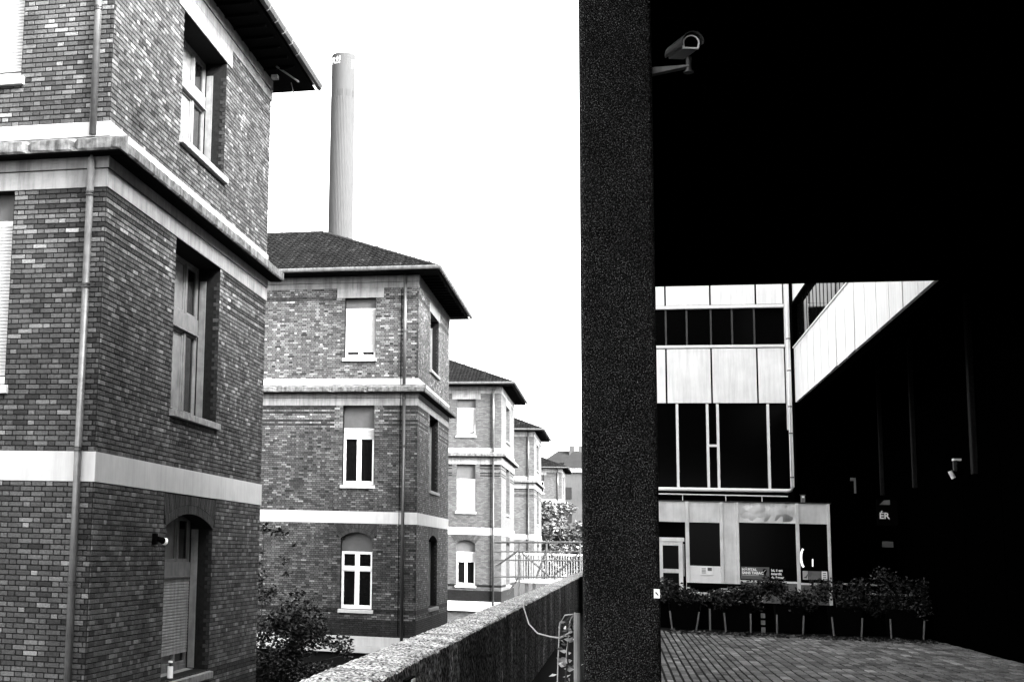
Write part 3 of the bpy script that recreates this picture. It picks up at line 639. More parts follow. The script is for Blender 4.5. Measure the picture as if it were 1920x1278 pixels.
fbox(1.663, 2.387, KY, KY + .04, .9, 1.417, 'panel', 'white', kk); fbox(2.843, 4.157, KY - .01, KY + .05, 1.05, 1.10, 'sill', 'white', kk); fbox(4.243, 4.877, KY - .01, KY + .05, 1.03, 1.08, 'sill', 'white', kk)
fbox(2.843, 4.157, KY + .01, KY + .05, .1, 1.047, 'panel', 'frame_grey', kk); fbox(4.243, 4.877, KY + .01, KY + .05, .1, 1.027, 'panel', 'frame_grey', kk)
q = MB(); q.box((.9, KY - .01, 0), (1.02, KY + .04, 2.07)); q.box((1.40, KY - .01, 0), (1.50, KY + .04, 2.07)); q.box((.86, KY - .02, 2.0), (1.54, KY + .045, 2.1)); q.box((1.02, KY, 1.22), (1.40, KY + .035, 1.32)); q.box((1.02, KY, 1.90), (1.40, KY + .035, 1.998)); q.box((1.02, KY, 0), (1.40, KY + .035, .12)); dr = q.build('door', 'metal', kk, bevel=.006)
fbox(1.03, 1.39, KY + .015, KY + .025, .13, 1.21, 'pane', 'glass_matt', dr); fbox(1.03, 1.39, KY + .015, KY + .025, 1.33, 1.89, 'pane', 'glass_matt', dr)
q = MB(); q.tube([(1.52, KY - .09, 1.15), (1.52, KY - .09, 1.95)], .014, 8); q.tube([(1.52, KY - .09, 1.2), (1.52, KY, 1.2)], .01, 6); q.tube([(1.52, KY - .09, 1.9), (1.52, KY, 1.9)], .01, 6); q.build('handle', 'chrome', dr)
q = MB(); q.tube([(.0, KY + .0, 3.19), (4.0, KY + .02, 3.17)], .016, 6)
for x_ in (.6, 1.52, 2.55, 3.4): q.tube([(x_, KY + .02, 3.03), (x_, KY + .02, 3.18)], .01, 6)
q.build('rail', 'white', kk)

def sign_text(parent, txt, x, y, z, size, mat, off=.0, name='lettering'):
    vs, fs = text_mesh(txt, size, off); q = MB(); q.add([(x + a, y, z + b_) for a, b_, _ in vs], fs); return q.build(name, mat, parent)
def board(name, label, cat, x0, x1, z0, z1, y, mat, group=None):
    t = thing(name, label, cat, ((x0 + x1) / 2, y, z0), group); fbox(x0, x1, y - .012, y, z0, z1, 'board', mat, t); return t
s1 = board('banner', 'grey banner with pin symbol and bold white words about a tobacco-free hospital', 'banner', 2.86, 3.52, 1.13, 1.43, KY - .02, 'sign_grey')
sign_text(s1, 'HÔPITAL', 2.885, KY - .0345, 1.335, .085, 'letter', .004); sign_text(s1, 'SANS TABAC', 2.885, KY - .0345, 1.255, .085, 'letter', .004)
q = MB(); q.box((2.89, KY - .0348, 1.215), (3.27, KY - .0335, 1.235)); q.build('caption', 'shutter', s1)
q = MB(); pin = [(3.415 + .05 * math.cos(a), KY - .0345, 1.34 + .05 * math.sin(a)) for a in np.linspace(-.5, math.pi + .5, 14)] + [(3.415, KY - .0345, 1.20)]; q.add(pin, [tuple(range(len(pin)))]); q.build('pin_symbol', 'black', s1)
q = MB(); q.add([(3.385, KY - .0355, 1.315), (3.395, KY - .0355, 1.31), (3.445, KY - .0355, 1.365), (3.435, KY - .0355, 1.372)], [(0, 1, 2, 3)]); q.build('slash', 'shutter', s1)
s2 = board('notice', 'black notice with three lines of white writing beside the grey banner', 'sign', 3.525, 4.15, 1.13, 1.42, KY - .02, 'black')
for i, l in enumerate(('Ici, il est', 'interdit', 'de fumer')): sign_text(s2, l, 3.56, KY - .0345, 1.335 - i * .085, .08, 'letter', .003)
s3 = board('poster', 'long grey and white picture poster under the lit window', 'poster', 4.255, 4.87, 1.12, 1.40, KY - .045, 'black')
for a, d, z0, z1, mt in ((4.28, 4.40, 1.16, 1.37, 'shutter'), (4.41, 4.70, 1.16, 1.37, 'frame_grey'), (4.71, 4.84, 1.16, 1.37, 'white')): fbox(a, d, KY - .060, KY - .0575, z0, z1, 'print', mt, s3)
q = MB(); q.add([(4.29, KY - .0615, 1.20), (4.37, KY - .0615, 1.19), (4.39, KY - .0615, 1.26), (4.46, KY - .0615, 1.22), (4.50, KY - .0615, 1.33), (4.43, KY - .0615, 1.35), (4.35, KY - .0615, 1.24)], [(0, 1, 2, 3, 4, 5, 6)]); q.build('print', 'sign_grey', s3)
for k in range(4): fbox(4.74, 4.81, KY - .062, KY - .0605, 1.18 + k * .045, 1.20 + k * .045, 'print', 'sign_grey', s3)
s4 = board('notice', 'small white notice with a dark picture on the white panel by the door', 'sign', 1.90, 2.20, 1.20, 1.40, KY - .004, 'letter')
fbox(2.08, 2.18, KY - .0185, KY - .0165, 1.30, 1.38, 'print', 'sign_grey', s4)
for k in range(4): fbox(1.94, 2.04, KY - .0185, KY - .0165, 1.24 + k * .035, 1.255 + k * .035, 'print', 'frame_grey', s4)
lt = thing('light_tube', 'lit curved white tube beside a short straight one behind the right window', 'lamp', (4.40, KY + .03, 1.45))
q = MB(); q.tube([(4.355 - .09 * math.cos(a), KY + .03, 1.68 + .24 * math.sin(a)) for a in np.linspace(-1.15, 1.15, 14)], .024, 8); q.build('curved_tube', 'lit', lt)
q = MB(); q.tube([(4.525, KY + .03, 1.48), (4.53, KY + .03, 1.66)], .014, 8); q.build('straight_tube', 'lit', lt); q = MB(); q.box((4.33, KY + .035, 1.46), (4.55, KY + .045, 1.88)); q.build('backing', 'black', lt)

pb = MB(); pb.box((.3, 31.4, -.03), (6.45, 35.95, -.004)); pb.build('dark_floor_sheet', 'soil', kind='structure')  # added black sheet that keeps the floor behind the planters dark
lw = thing('dark_backing_wall', 'added low black wall keeping the planter gaps dark', 'wall', (3.7, 33.5, 0)); fbox(.5, 6.4, 33.45, 33.6, -.02, .60, 'wall', 'black', lw); fbox(.48, 6.42, 33.43, 33.62, .602, .63, 'coping', 'black', lw)  # added wall, blacks out what would show between the planters
for x_, z_, l_ in ((1.93, .48, 'slim pale marker post between the first two planters'), (3.06, .42, 'wider striped marker post between the second and middle planters')):
    t = thing('marker_post', l_, 'post', (x_, 32.9, 0)); w_ = .02 if x_ < 2 else .045
    fbox(x_ - w_, x_ + w_, 32.88, 32.92, -.02, z_, 'post', 'frame_grey', t)
    if x_ > 2:
        for k in range(2): fbox(x_ - w_ - .002, x_ + w_ + .002, 32.875, 32.925, .12 + k * .15, .17 + k * .15, 'stripe', 'black', t)
# planters, hedge, furniture -------------------------------------------------------------
def leaves(mb, pos, size, r, base=.03, spread=.5, flat=.5):
    for p in pos:
        d = Vector(r.normal(0, 1, 3)); d.z *= flat; d.normalize(); a = d.orthogonal().normalized(); a.rotate(Matrix.Rotation(r.random() * 6.28, 3, d)); nrm = d.cross(a)
        L = size * r.uniform(.7, 1.3); w_ = L * .26; p = Vector(p)
        mb.add([p, p + d * L * .45 + a * w_ + nrm * L * .08, p + d * L, p + d * L * .45 - a * w_ + nrm * L * .08], [(0, 1, 2), (0, 2, 3)], float(np.clip(base * math.exp(r.normal(0, spread)), .001, .5)))
rr = np.random.default_rng(21)
lab = ['leftmost black planter of the row, nearest the big dark pillar', 'second black planter from the pillar, in front of the round table', 'middle black planter of the row, in front of the notices', 'fourth black planter from the pillar, just left of the drooping plant', 'rightmost black planter of the row, holding the drooping plant']
pxs = [(1.04, 1.71), (2.20, 2.80), (3.32, 3.92), (4.44, 5.10), (5.62, 6.34)]
for i, (a, d) in enumerate(pxs):
    y0 = 32.7 + .05 * rr.normal(); t = thing('planter', lab[i], 'planter', ((a + d) / 2, y0 + .25, 0), 'planters along the paved court')
    q = MB(); q.add([(a + .04, y0 + .04, .03), (d - .04, y0 + .04, .03), (d - .04, y0 + .5, .03), (a + .04, y0 + .5, .03), (a, y0, .62), (d, y0, .62), (d, y0 + .55, .62), (a, y0 + .55, .62)], [(0, 1, 2, 3), (0, 1, 5, 4), (1, 2, 6, 5), (2, 3, 7, 6), (3, 0, 4, 7)]); q.build('box', 'black', t)
    q = MB(); q.box((a + .01, y0 + .01, .58), (d - .01, y0 + .54, .60)); q.build('soil', 'soil', t)
    for x0, x1 in ((a + .045 + rr.normal(0, .015), a + .02), (d - .05 + rr.normal(0, .02), d - .02)):
        q = MB(); q.tube([(x0, y0 - .005, .0), ((x0 + x1) / 2, y0 - .02, .2), (x1, y0 - .02, .41)], .02, 6); q.build('corner_strip', 'frame_grey', t)
    h = [.75, .80, 1.0, .95, 1.3][i]; sh = thing('shrub', ['low dark ground-hugging shrub in the planter by the pillar', 'broad dark leafy shrub in the planter by the terrace table', 'bushy dark shrub in the middle planter below the notices', 'wide shrub with bare gaps in the fourth planter from the pillar', 'drooping shrub with pale leaf tips in the rightmost planter'][i], 'shrub', ((a + d) / 2, y0 + .27, .6), 'shrubs growing in the planters')
    q = MB(); C = []
    for k in range(9): C.append((rr.uniform(a - .15, d + .15), y0 + rr.uniform(.05, .5), rr.uniform(.62, .5 + h * .62), rr.uniform(.14, .26)))
    P_ = []
    for (x_, y_, z_, r_) in C:
        v = rr.normal(0, 1, (240, 3)); v /= np.linalg.norm(v, axis=1)[:, None]; P_ += [(x_ + r_ * 1.3 * p_[0] * u_, y_ + r_ * p_[1] * u_, z_ + r_ * p_[2] * u_) for p_, u_ in zip(v, rr.random(240) ** .4)]
    if i == 4: P_ += [(6.35 + .9 * math.sin(k), 32.5 + rr.normal(0, .06), 1.05 - .5 * math.cos(k) + rr.normal(0, .05)) for k in np.linspace(-.2, 1.5, 150)]
    leaves(q, P_, .075, rr, .004, 1.0); q.build('leaves', 'leaf', sh, kind='stuff')
    q = MB()
    for k in range(7): q.tube([(rr.uniform(a + .1, d - .1), y0 + .27, .59), (C[k][0], C[k][1], C[k][2])], .008, 5)
    q.build('stems', 'bark', sh)
# leaf litter on the paving edge
q = MB(); P_ = [(rr.uniform(1.0, 6.3), 31.3 + abs(rr.normal(0, .45)) - .5 * (rr.random() < .3), .006 + rr.random() * .012) for k in range(900)]; leaves(q, P_, .10, rr, .02, .5, .08); q.build('leaf_litter', 'leaf', kind='stuff')
def table(label, x, y, w_, z, round_=False):
    t = thing('table', label, 'table', (x, y, 0), 'terrace tables'); q = MB()
    if round_: q.prism([(x + w_ * math.cos(a), y + w_ * math.sin(a), z - .03) for a in np.linspace(0, 2 * math.pi, 24)[:-1]], (0, 0, .03)); q.build('tabletop', 'chrome', t)
    else: q.box((x - w_, y - .35, z - .035), (x + w_, y + .35, z)); q.build('tabletop', 'chrome', t, bevel=.006)
    q = MB(); q.tube([(x, y, .02), (x, y, z - .035)], .03, 8); q.build('leg', 'iron', t); q = MB(); q.prism([(x + .2 * math.cos(a), y + .2 * math.sin(a), 0) for a in np.linspace(0, 2 * math.pi, 16)[:-1]], (0, 0, .02)); q.build('base', 'iron', t)
table('round metal table behind the second planter', 2.43, 34.2, .34, .86, True); table('rectangular metal table right of the kiosk corner', 5.35, 34.6, .32, 1.12); table('long metal table behind the rightmost planter', 5.95, 34.0, .62, .92)
def chair(label, x, y, s_):
    t = thing('chair', label, 'chair', (x, y, 0), 'terrace chairs'); q = MB(); q.box((x - .2, y - .2, .44), (x + .2, y + .2, .47)); q.build('seat', 'iron', t, bevel=.01)
    q = MB(); q.box((x - .2, y + .19 * s_ - .012, .72), (x + .2, y + .19 * s_ + .012, .80)); q.build('backrest', 'chrome', t, bevel=.008)
    for sx in (-1, 1):
        for sy in (-1, 1): q = MB(); q.tube([(x + sx * .18, y + sy * .19, 0), (x + sx * .18, y + sy * .19, .8 if sy == s_ else .44)], .014, 6); q.build('leg', 'chrome', t)
chair('slim metal chair left of the round table near the door', 1.30, 34.6, 1); chair('slim metal chair right of the round table', 3.05, 34.6, 1); chair('slim metal chair between the door and the round table', 1.85, 34.9, -1)
bn = thing('bench', 'dark slatted bench backed against the kiosk under the white notice', 'bench', (2.3, 35.4, 0))
for k in range(3): fbox(1.55, 2.9, 35.32 - .004 * k, 35.35 - .004 * k, .62 + k * .14, .73 + k * .14, 'slat', 'black', bn)
fbox(1.55, 2.9, 34.95, 35.3, .42, .46, 'seat', 'black', bn)
for x_ in (1.62, 2.83): fbox(x_ - .03, x_ + .03, 35.0, 35.36, 0, .415, 'leg', 'iron', bn)

# small fixtures ---------------------------------------------------------------------------
cc = thing('security_camera', 'hooded security camera on a bracket arm beside the dark pillar', 'camera', (.21, 8.1, 4.46))
A = Vector((.424, 7.95, 4.556)); Bk = Vector((.356, 8.20, 4.590)); ax = (Bk - A).normalized(); sx = ax.cross(Vector((0, 0, 1))).normalized(); up = sx.cross(ax).normalized() * 1.0
if up.z < 0: up = -up
def cprof(r_, a0, a1, n=14): return [(r_ * math.cos(a), r_ * math.sin(a)) for a in np.linspace(a0, a1, n)]
def cam_shell(pr_o, pr_i, p0, p1, name, mat):
    q = MB(); n = len(pr_o); vs = []
    for p0_, prf in ((p0, pr_o), (p1, pr_o), (p0, pr_i), (p1, pr_i)): vs += [p0_ + sx * a + up * b_ for a, b_ in prf]
    fs = [(i, i + 1, n + i + 1, n + i) for i in range(n - 1)] + [(2 * n + i, 2 * n + i + 1, 3 * n + i + 1, 3 * n + i) for i in range(n - 1)] + [(i, i + 1, 2 * n + i + 1, 2 * n + i) for i in range(n - 1)] + [(n + i, n + i + 1, 3 * n + i + 1, 3 * n + i) for i in range(n - 1)] + [(0, n, 3 * n, 2 * n), (n - 1, 2 * n - 1, 4 * n - 1, 3 * n - 1)]
    q.add(vs, fs); return q.build(name, mat, cc)
cam_shell(cprof(.064, -.1, math.pi + .35), cprof(.061, -.1, math.pi + .35), A - ax * .05, Bk + ax * .02, 'hood', 'iron')
body = [(-.045, -.03), (.045, -.03), (.048, -.01)] + cprof(.05, 0.05, math.pi - .05, 10) + [(-.048, -.01)]
q = MB(); q.prism([A + sx * a + up * b_ for a, b_ in body], Bk - A); q.build('housing', 'iron', cc)
rim = MB(); n = len(body); rim.add([A - ax * .012 + sx * a + up * b_ for a, b_ in body] + [A - ax * .012 + sx * a * .80 + up * (b_ * .80 + .002) for a, b_ in body] + [A + ax * .01 + sx * a + up * b_ for a, b_ in body], [(i, (i + 1) % n, n + (i + 1) % n, n + i) for i in range(n)] + [(i, (i + 1) % n, 2 * n + (i + 1) % n, 2 * n + i) for i in range(n)]); rim.build('rim', 'white', cc)
q = MB(); q.add([A - ax * .003 + sx * a * .81 + up * (b_ * .81 + .002) for a, b_ in body], [tuple(range(n))]); q.build('window', 'glass_matt', cc)
q = MB(); q.prism([(.212, 8.08, 4.435), (.212, 8.08, 4.475), (.42, 8.08, 4.478), (.42, 8.08, 4.470)], (0, .05, 0)); q.build('arm', 'frame_grey', cc); q = MB(); q.tube([(.42, 8.1, 4.44), (.42, 8.1, 4.53)], .018, 10); q.tube([(.42, 8.1, 4.435), (.42, 8.1, 4.443)], .03, 12); q.build('swivel', 'iron', cc)
st = thing('sticker', 'small white sticker with a dark arrow on the pillar edge', 'sticker', (.19, 7.99, 1.37)); q = MB(); q.box((.175, 7.993, 1.375), (.207, 7.9985, 1.425)); q.build('backing', 'letter', st); q = MB(); q.add([(.182, 7.992, 1.405), (.187, 7.992, 1.410), (.199, 7.992, 1.395), (.199, 7.992, 1.388), (.194, 7.992, 1.392)], [(0, 1, 2, 3, 4)]); q.build('arrow', 'black', st)
# floodlights, brackets and signs along the dark wing
fl = thing('floodlight', 'pale floodlight pair high on the dark column at right', 'lamp', (6.3, 29.0, 3.0))
q = MB(); q.box((6.22, 28.85, 3.60), (6.36, 29.0, 3.64)); q.build('bracket', 'white', fl); q = MB(); q.tube([(6.16, 28.9, 3.40), (6.22, 28.9, 3.26)], .045, 10); q.build('lamp_head', 'white', fl); q = MB(); q.box((6.22, 28.85, 3.40), (6.28, 28.95, 3.60)); q.build('neck', 'iron', fl)
er = thing('sign', 'dark hanging sign with the white letters ÉR between the columns', 'sign', (6.0, 35.3, 2.55))
fbox(5.9, 6.35, 35.30, 35.34, 2.5, 3.1, 'board', 'black', er); sign_text(er, 'ÉR', 5.945, 35.292, 2.655, .20, 'letter', .006)
q = MB(); q.add([(5.96, 35.292, 2.98), (6.19, 35.292, 2.98), (6.19, 35.292, 3.10), (6.06, 35.292, 3.085)], [(0, 1, 2, 3)]); q.build('symbol', 'frame_grey', er)
ss = thing('sign', 'small grey plate low below the dark lettered sign', 'sign', (6.05, 35.2, 1.9)); fbox(5.98, 6.22, 35.25, 35.27, 1.98, 2.12, 'board', 'panel_dark', ss)
br = thing('wall_bracket', 'thin pale inverted L bracket beside the dark wing', 'bracket', (5.42, 35.5, 3.2)); fbox(5.45, 5.49, 35.5, 35.53, 3.25, 3.62, 'upright', 'frame_grey', br); fbox(5.37, 5.447, 35.5, 35.53, 3.55, 3.62, 'arm', 'frame_grey', br)
dv = thing('siren_box', 'small grey device standing on the kiosk roof edge', 'device', (4.40, 36.3, 3.03)); fbox(4.33, 4.42, 36.2, 36.3, 3.035, 3.22, 'case', 'frame_grey', dv); fbox(4.345, 4.405, 36.19, 36.198, 3.15, 3.20, 'lamp', 'white', dv); fbox(4.30, 4.45, 36.19, 36.31, 3.222, 3.235, 'cap', 'iron', dv)
# things on the near pavilion
sp = thing('spotlight', 'small black spotlight with white face beside the arched window', 'lamp', (PX + .05, 21.3, 1.6))
q = MB(); q.box((PX + .012, 21.22, 1.58), (PX + .08, 21.33, 1.76)); q.build('bracket', 'black', sp); q = MB(); q.tube([(PX + .08, 21.30, 1.68), (PX + .15, 21.40, 1.64)], .035, 10, .055); q.build('lamp_head', 'black', sp); q = MB(); q.tube([(PX + .151, 21.401, 1.64), (PX + .18, 21.44, 1.63)], .058, 12); q.build('lens', 'letter', sp)
bt = thing('spray_bottle', 'small pale bottle standing on the arched window sill', 'bottle', (PX - .05, 22.6, -.66)); q = MB(); q.tube([(PX - .05, 22.6, -.665), (PX - .05, 22.6, -.52), (PX - .05, 22.6, -.47)], .05, 10); q.build('body', 'letter', bt); q = MB(); q.tube([(PX - .05, 22.6, -.469), (PX - .05, 22.6, -.41)], .02, 8); q.build('neck', 'iron', bt); q = MB(); q.tube([(PX - .05, 22.6, -.409), (PX - .05, 22.6, -.38)], .04, 8); q.build('cap', 'letter', bt)
el = thing('eave_lamp', 'small floodlight and rod hanging under the near roof eave', 'lamp', (PX + .3, 27.6, 11.6)); q = MB(); q.box((PX + .2, 27.35, 11.62), (PX + .34, 27.5, 11.70)); q.build('lamp_head', 'zinc', el); q = MB(); q.tube([(PX + .35, 27.2, 11.82), (PX + .68, 27.9, 11.70)], .02, 6); q.build('rod', 'zinc', el); q = MB(); q.tube([(PX + .42, 28.3, 11.83), (PX + .45, 28.5, 11.60)], .012, 6); q.build('hook', 'zinc', el)

# plate on the parapet and the dry climber by the pillar
pw = thing('wall_plate', 'small white and black plate fixed low on the parapet face', 'sign', (-1.08, 7.3, .75))
fbox(-1.105, -1.085, 7.22, 7.52, .70, 1.0 - .07, 'board', 'black', pw); fbox(-1.084, -1.078, 7.38, 7.50, .70, .92, 'strip', 'letter', pw)
q = MB(); q.add([(-1.0765, 7.33, .78), (-1.0765, 7.40, .74), (-1.0765, 7.44, .80), (-1.0765, 7.40, .84)], [(0, 1, 2, 3)]); q.build('figure', 'letter', pw)
pst = thing('metal_post', 'slim pale metal post close against the left side of the pillar', 'post', (-.265, 8.2, 0)); q = MB(); q.tube([(-.252, 8.15, 0), (-.245, 8.15, 1.27)], .020, 8); q.build('shaft', 'frame_grey', pst)
cb = thing('cable', 'pale twisted cable trailing from the parapet to the metal post', 'cable', (-.5, 9, 1.0))
q = MB(); q.tube([(-1.25, 19.5, 1.03), (-1.15, 17.2, 1.02), (-.98, 14.6, 1.05), (-.80, 12.6, .98), (-.62, 10.8, 1.0), (-.46, 9.4, 1.06), (-.36, 8.6, 1.10), (-.28, 8.2, 1.16)], .006, 6); q.build('strand', 'rope', cb)
q = MB(); q.tube([(-.37, 8.3, .7), (-.36, 8.3, 1.0), (-.35, 8.3, 1.2), (-.32, 8.3, 1.25), (-.27, 8.2, 1.26)], .004, 6); q.tube([(-.32, 8.3, .75), (-.31, 8.3, 1.05), (-.29, 8.3, 1.22), (-.26, 8.2, 1.27)], .004, 6); q.build('loop', 'rope', cb)
dc = thing('dry_climber', 'withered climbing plant hanging beside the pale metal post', 'plant', (-.32, 8.3, .5)); q = MB(); rr = np.random.default_rng(9)
P_ = [(-.31 + rr.normal(0, .03), 8.3 + rr.normal(0, .05), rr.choice([1.08, .98, .88, .80, .72, 1.16]) + rr.normal(0, .025)) for k in range(60)]; leaves(q, P_, .05, rr, .25, .5); q.build('leaves', 'leaf_pale', dc, kind='stuff'); q = MB(); q.tube([(-.30, 8.3, .3), (-.33, 8.28, .7), (-.30, 8.3, 1.1)], .006, 5); q.build('stem', 'bark', dc)

# chimney --------------------------------------------------------------------------------------
ch = thing('industrial_chimney', 'tall pale round chimney with white lettering at its top', 'chimney', (-41, 200, -3)); cx_, cy_ = -41.0, 200.0
def ringz(z): return 1.80 + (77.6 - z) * .0022
m = MB(); nseg = 96; zs = [-3, 20, 40, 60, 70.5, 72.0, 77.2, 77.65]; vs = []
for z_ in zs:
    for k in range(nseg):
        a = 2 * math.pi * k / nseg; r_ = ringz(z_) + (.035 if k % 2 and z_ < 71 else 0) + (.03 if z_ > 77 else 0); vs.append((cx_ + r_ * math.cos(a), cy_ + r_ * math.sin(a), z_))
m.add(vs, [(i * nseg + k, i * nseg + (k + 1) % nseg, (i + 1) * nseg + (k + 1) % nseg, (i + 1) * nseg + k) for i in range(len(zs) - 1) for k in range(nseg)]); m.build('shaft', 'chimney', ch, smooth=False)
m = MB(); m.prism([(cx_ + 1.7 * math.cos(2 * math.pi * k / 40), cy_ + 1.7 * math.sin(2 * math.pi * k / 40), 77.3) for k in range(40)], (0, 0, .1)); m.build('mouth', 'chimney_dark', ch)
AIM = math.atan2(-cy_, -cx_)
def wrap(txt, size, a0, z_, off, shear=0):
    vs, fs = text_mesh(txt, size, off); q = MB(); r_ = 1.80 + .07
    q.add([(cx_ + r_ * math.cos(AIM + a0 + (x_ + shear * y_) / r_), cy_ + r_ * math.sin(AIM + a0 + (x_ + shear * y_) / r_), z_ + y_) for x_, y_, _ in vs], fs); q.build('lettering', 'letter', ch)
wrap('ER!!', 1.55, -1.62, 76.0, .01, .12); wrap('pi', 1.9, .70, 75.7, .05, .05)
for a in (-.45, .25, .95): 
    m = MB(); n_ = 5; r_ = 1.86; pts = [(cx_ + r_ * math.cos(AIM + a + .42 * k / n_), cy_ + r_ * math.sin(AIM + a + .42 * k / n_)) for k in range(n_ + 1)]
    m.add([(x_, y_, 70.8) for x_, y_ in pts] + [(x_, y_, 71.8) for x_, y_ in pts], [(k, k + 1, n_ + 2 + k, n_ + 1 + k) for k in range(n_)]); m.build('patch', 'chimney_dark', ch)

# far buildings, tree, truss, fence -------------------------------------------------------------------
fb = thing('apartment_block', 'distant plain grey block with pale cornice right of the tree', 'building', (-3, 240, -3)); fbox(-9.5, 6, 240, 250, -3.1, 15.6, 'wall', 'farwall', fb); fbox(-9.8, 6.2, 239.6, 250.2, 15.6, 16.2, 'cornice', 'plaster', fb)
m = MB(); m.add([(-9.8, 239.6, 16.2), (6.2, 239.6, 16.2), (6.2, 250, 16.2), (-9.8, 250, 16.2), (-14 + 6, 245, 19.5), (4, 245, 18.8)], [(0, 1, 5, 4), (1, 2, 5), (2, 3, 4, 5), (3, 0, 4), (0, 1, 2, 3)]); m.build('roof', 'farroof', fb)
for k in range(5):
    for f_ in range(4): fbox(-9.0 + k * 3, -8.0 + k * 3, 239.9, 239.96, -1 + f_ * 4, 1 + f_ * 4, 'window', 'farroof', fb)
fh = thing('distant_house', 'far roof with chimney stacks showing behind the last pavilion', 'building', (-6, 300, -3)); fbox(-16, 4, 300, 310, -3.1, 21, 'wall', 'farwall', fh)
m = MB(); m.add([(-16.5, 299, 21), (4.5, 299, 21), (4.5, 311, 21), (-16.5, 311, 21), (-13, 305, 24), (2, 305, 24)], [(0, 1, 5, 4), (1, 2, 5), (2, 3, 4, 5), (3, 0, 4), (0, 1, 2, 3)]); rf = m.build('roof', 'farroof', fh)
for x_ in (-10.6, -8.6, -5): fbox(x_, x_ + 1.1, 303, 304, 22, 25, 'chimney', 'farwall', rf)

def tree(name, label, cat, x, y, z0, blobs, nleaf, lsize, base, mat, trunk_h, seed, tone_sp=.5, stems=()):
    r = np.random.default_rng(seed); t = thing(name, label, cat, (x, y, z0)); q = MB(); P_ = []
    for (bx, by, bz, br) in blobs:
        n = max(8, int(nleaf * br ** 2 / sum(b_[3] ** 2 for b_ in blobs))); v = r.normal(0, 1, (n, 3)); v /= np.linalg.norm(v, axis=1)[:, None]
        P_ += [(bx + br * a[0] * u_, by + br * a[1] * u_, bz + br * a[2] * u_ * .85) for a, u_ in zip(v, r.random(n) ** .33)]
    leaves(q, P_, lsize, r, base, tone_sp); q.build('crown', mat, t, kind='stuff')
    q = MB(); q.tube([(x, y, z0), (x + .1, y, z0 + trunk_h * .5), (x - .05, y, z0 + trunk_h)], .16 if trunk_h > 2 else .06, 8, .07 if trunk_h > 2 else .03)
    for (bx, by, bz, br) in blobs[:: max(1, len(blobs) // 10)]: q.tube([(x, y, z0 + trunk_h * .7), ((x + bx) / 2, (y + by) / 2, (z0 + trunk_h + bz) / 2 - .1), (bx, by, bz)], .05 if trunk_h > 2 else .018, 5, .012)
    for pts in stems: q.tube(pts, .012, 5, .006)
    q.build('trunk', 'bark', t); return t
rr = np.random.default_rng(33)
blobs = [(rr.uniform(-8.2, -2.6), 150 + rr.uniform(-1.5, 1.5), rr.uniform(-1, 4.6), rr.uniform(.5, 1.05)) for k in range(46)] + [(rr.normal(-7.0, .7), 150 + rr.uniform(-1, 1), rr.uniform(4.0, 6.9), rr.uniform(.45, .8)) for k in range(16)]
tree('tree', 'pale leafy tree beyond the truss, catching the light', 'tree', -6, 150, -3, blobs, 13000, .40, .05, 'leaf_pale', 4, 4, .75)
rr = np.random.default_rng(35)
blobs = [(rr.uniform(-11.5, -7.6), 37 + rr.uniform(-1.2, 1.2), rr.uniform(-2.6, -.2) , rr.uniform(.3, .55)) for k in range(60)] + [(-9.9 + .5 * k + rr.normal(0, .1), 37 + rr.normal(0, .3), .25 - .22 * k + rr.normal(0, .15), .32) for k in range(6)] + [(-9.8 + rr.normal(0, .25), 37, z_, .22) for z_ in (.5, .8, 1.1, 1.4, 1.75)] + [(-9.3, 37, 2.05, .13), (-9.6, 37, 2.1, .16), (-9.05, 37, 1.95, .12), (-8.75, 37, 1.65, .07), (-9.0, 37, 1.2, .13), (-8.9, 37, .9, .1), (-8.6, 37, .35, .18), (-8.3, 37, .1, .15)] + [(-7.4, 36.6, -1.0, .2), (-7.1, 36.5, -1.2, .16), (-7.7, 36.6, -.85, .22)]
tree('shrub', 'dark overgrown shrub between the first two pavilions', 'shrub', -9.6, 37, -3.1, blobs, 17000, .13, .0035, 'leaf', 1.4, 5, .7, stems=[[(-9.7, 37, 1.0), (-9.5, 37, 2.1), (-9.0, 37, 2.0), (-8.7, 37, 1.6)], [(-9.7, 37, .6), (-9.2, 37, 1.3), (-8.8, 37, .9)], [(-9, 37, -.6), (-8, 36.8, -.7), (-7.0, 36.5, -1.25)]])

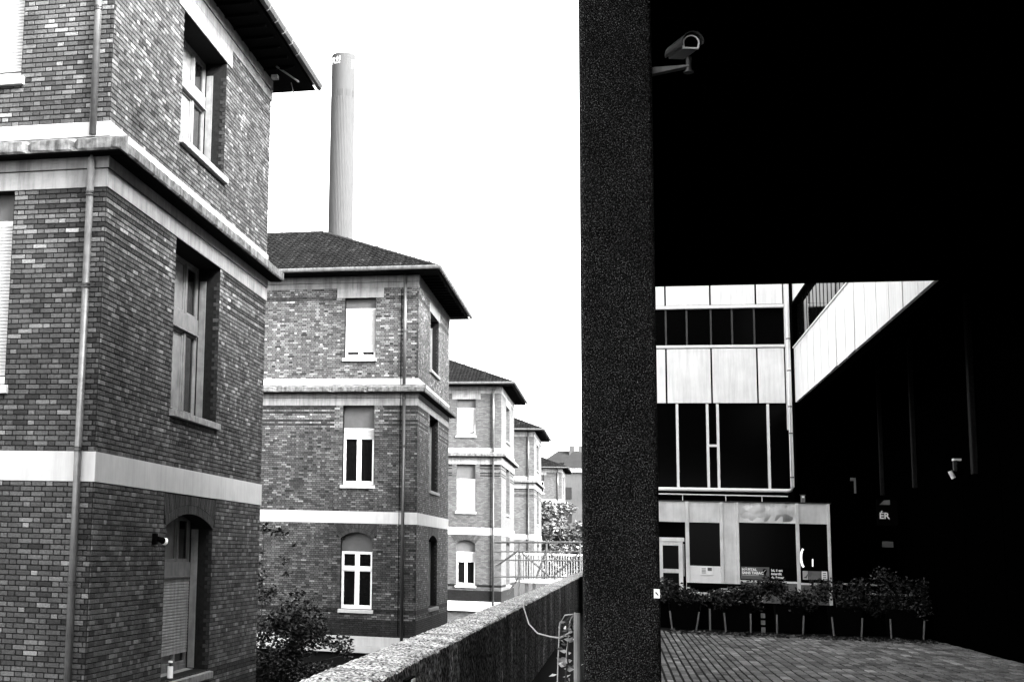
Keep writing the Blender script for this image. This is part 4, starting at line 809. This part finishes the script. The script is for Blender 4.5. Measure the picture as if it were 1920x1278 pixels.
TY = 75.0; tr = thing('truss_bridge', 'tubular metal scaffold truss spanning behind the parapet', 'truss', (-3.9, TY, -3))
m = MB()
for z_ in (2.22, 1.72, 1.26, .38): 
    q = MB(); 
    for dy in (0, .8): q.tube([(-6.6, TY + dy, z_ - .06), (-1.2, TY + dy, z_ + .07)], .05 if z_ > 2 else .032, 8)
    q.build('chord', 'truss', tr)
for x_ in (-5.3, -3.85, -2.1):
    for dy in (0, .8): q = MB(); q.tube([(x_, TY + dy, -3.0 if x_ < -5 else .38), (x_, TY + dy, 2.25)], .035, 8); q.build('upright', 'truss', tr)
for a, d in (((-5.25, 1.72), (-3.62, .38)), ((-2.1, 1.75), (-3.55, .38)), ((-6.5, .9), (-5.35, 1.72)), ((-5.9, -.6), (-5.3, .38)), ((-4.4, .3), (-3.9, 1.72)), ((-3.75, 1.72), (-3.2, 1.26))):
    for dy in (0, .8): q = MB(); q.tube([(a[0], TY + dy, a[1]), (d[0], TY + dy, d[1])], .035, 8); q.build('brace', 'truss', tr)
cn = thing('canopy', 'small flat white canopy on posts under the truss', 'canopy', (-4.3, 77, -3)); fbox(-5.1, -3.2, 76, 78, .02, .2, 'roof', 'white', cn)
for x_ in (-4.95, -4.55, -3.6): fbox(x_ - .09, x_ + .09, 76.1, 76.3, -3.1, .017, 'post', 'frame_grey', cn)
fe = thing('picket_fence', 'white railing fence of upright pickets below the pale tree', 'fence', (-4, 110, -3)); fbox(-8.6, -2.0, 110, 110.06, 1.52, 1.64, 'rail', 'white', fe); fbox(-8.6, -2.0, 110, 110.06, -.6, -.5, 'rail', 'white', fe)
me = None
for k in range(33):
    if me is None: q = MB(); q.box((-.035, -.03, 0), (.035, -.002, 2.1)); o_ = q.build('picket', 'frame_grey'); me = o_.data; D.objects.remove(o_)
    part('picket', me, fe, Matrix.Translation(Vector((-8.5 + k * .2, 110, -.5)) - fe.location))
fbox(-8.6, -2.0, 110.0, 110.1, -3.1, -.61, 'base', 'farwall', fe)
for o in D.objects:
    if '_loc' in o.keys(): del o['_loc']
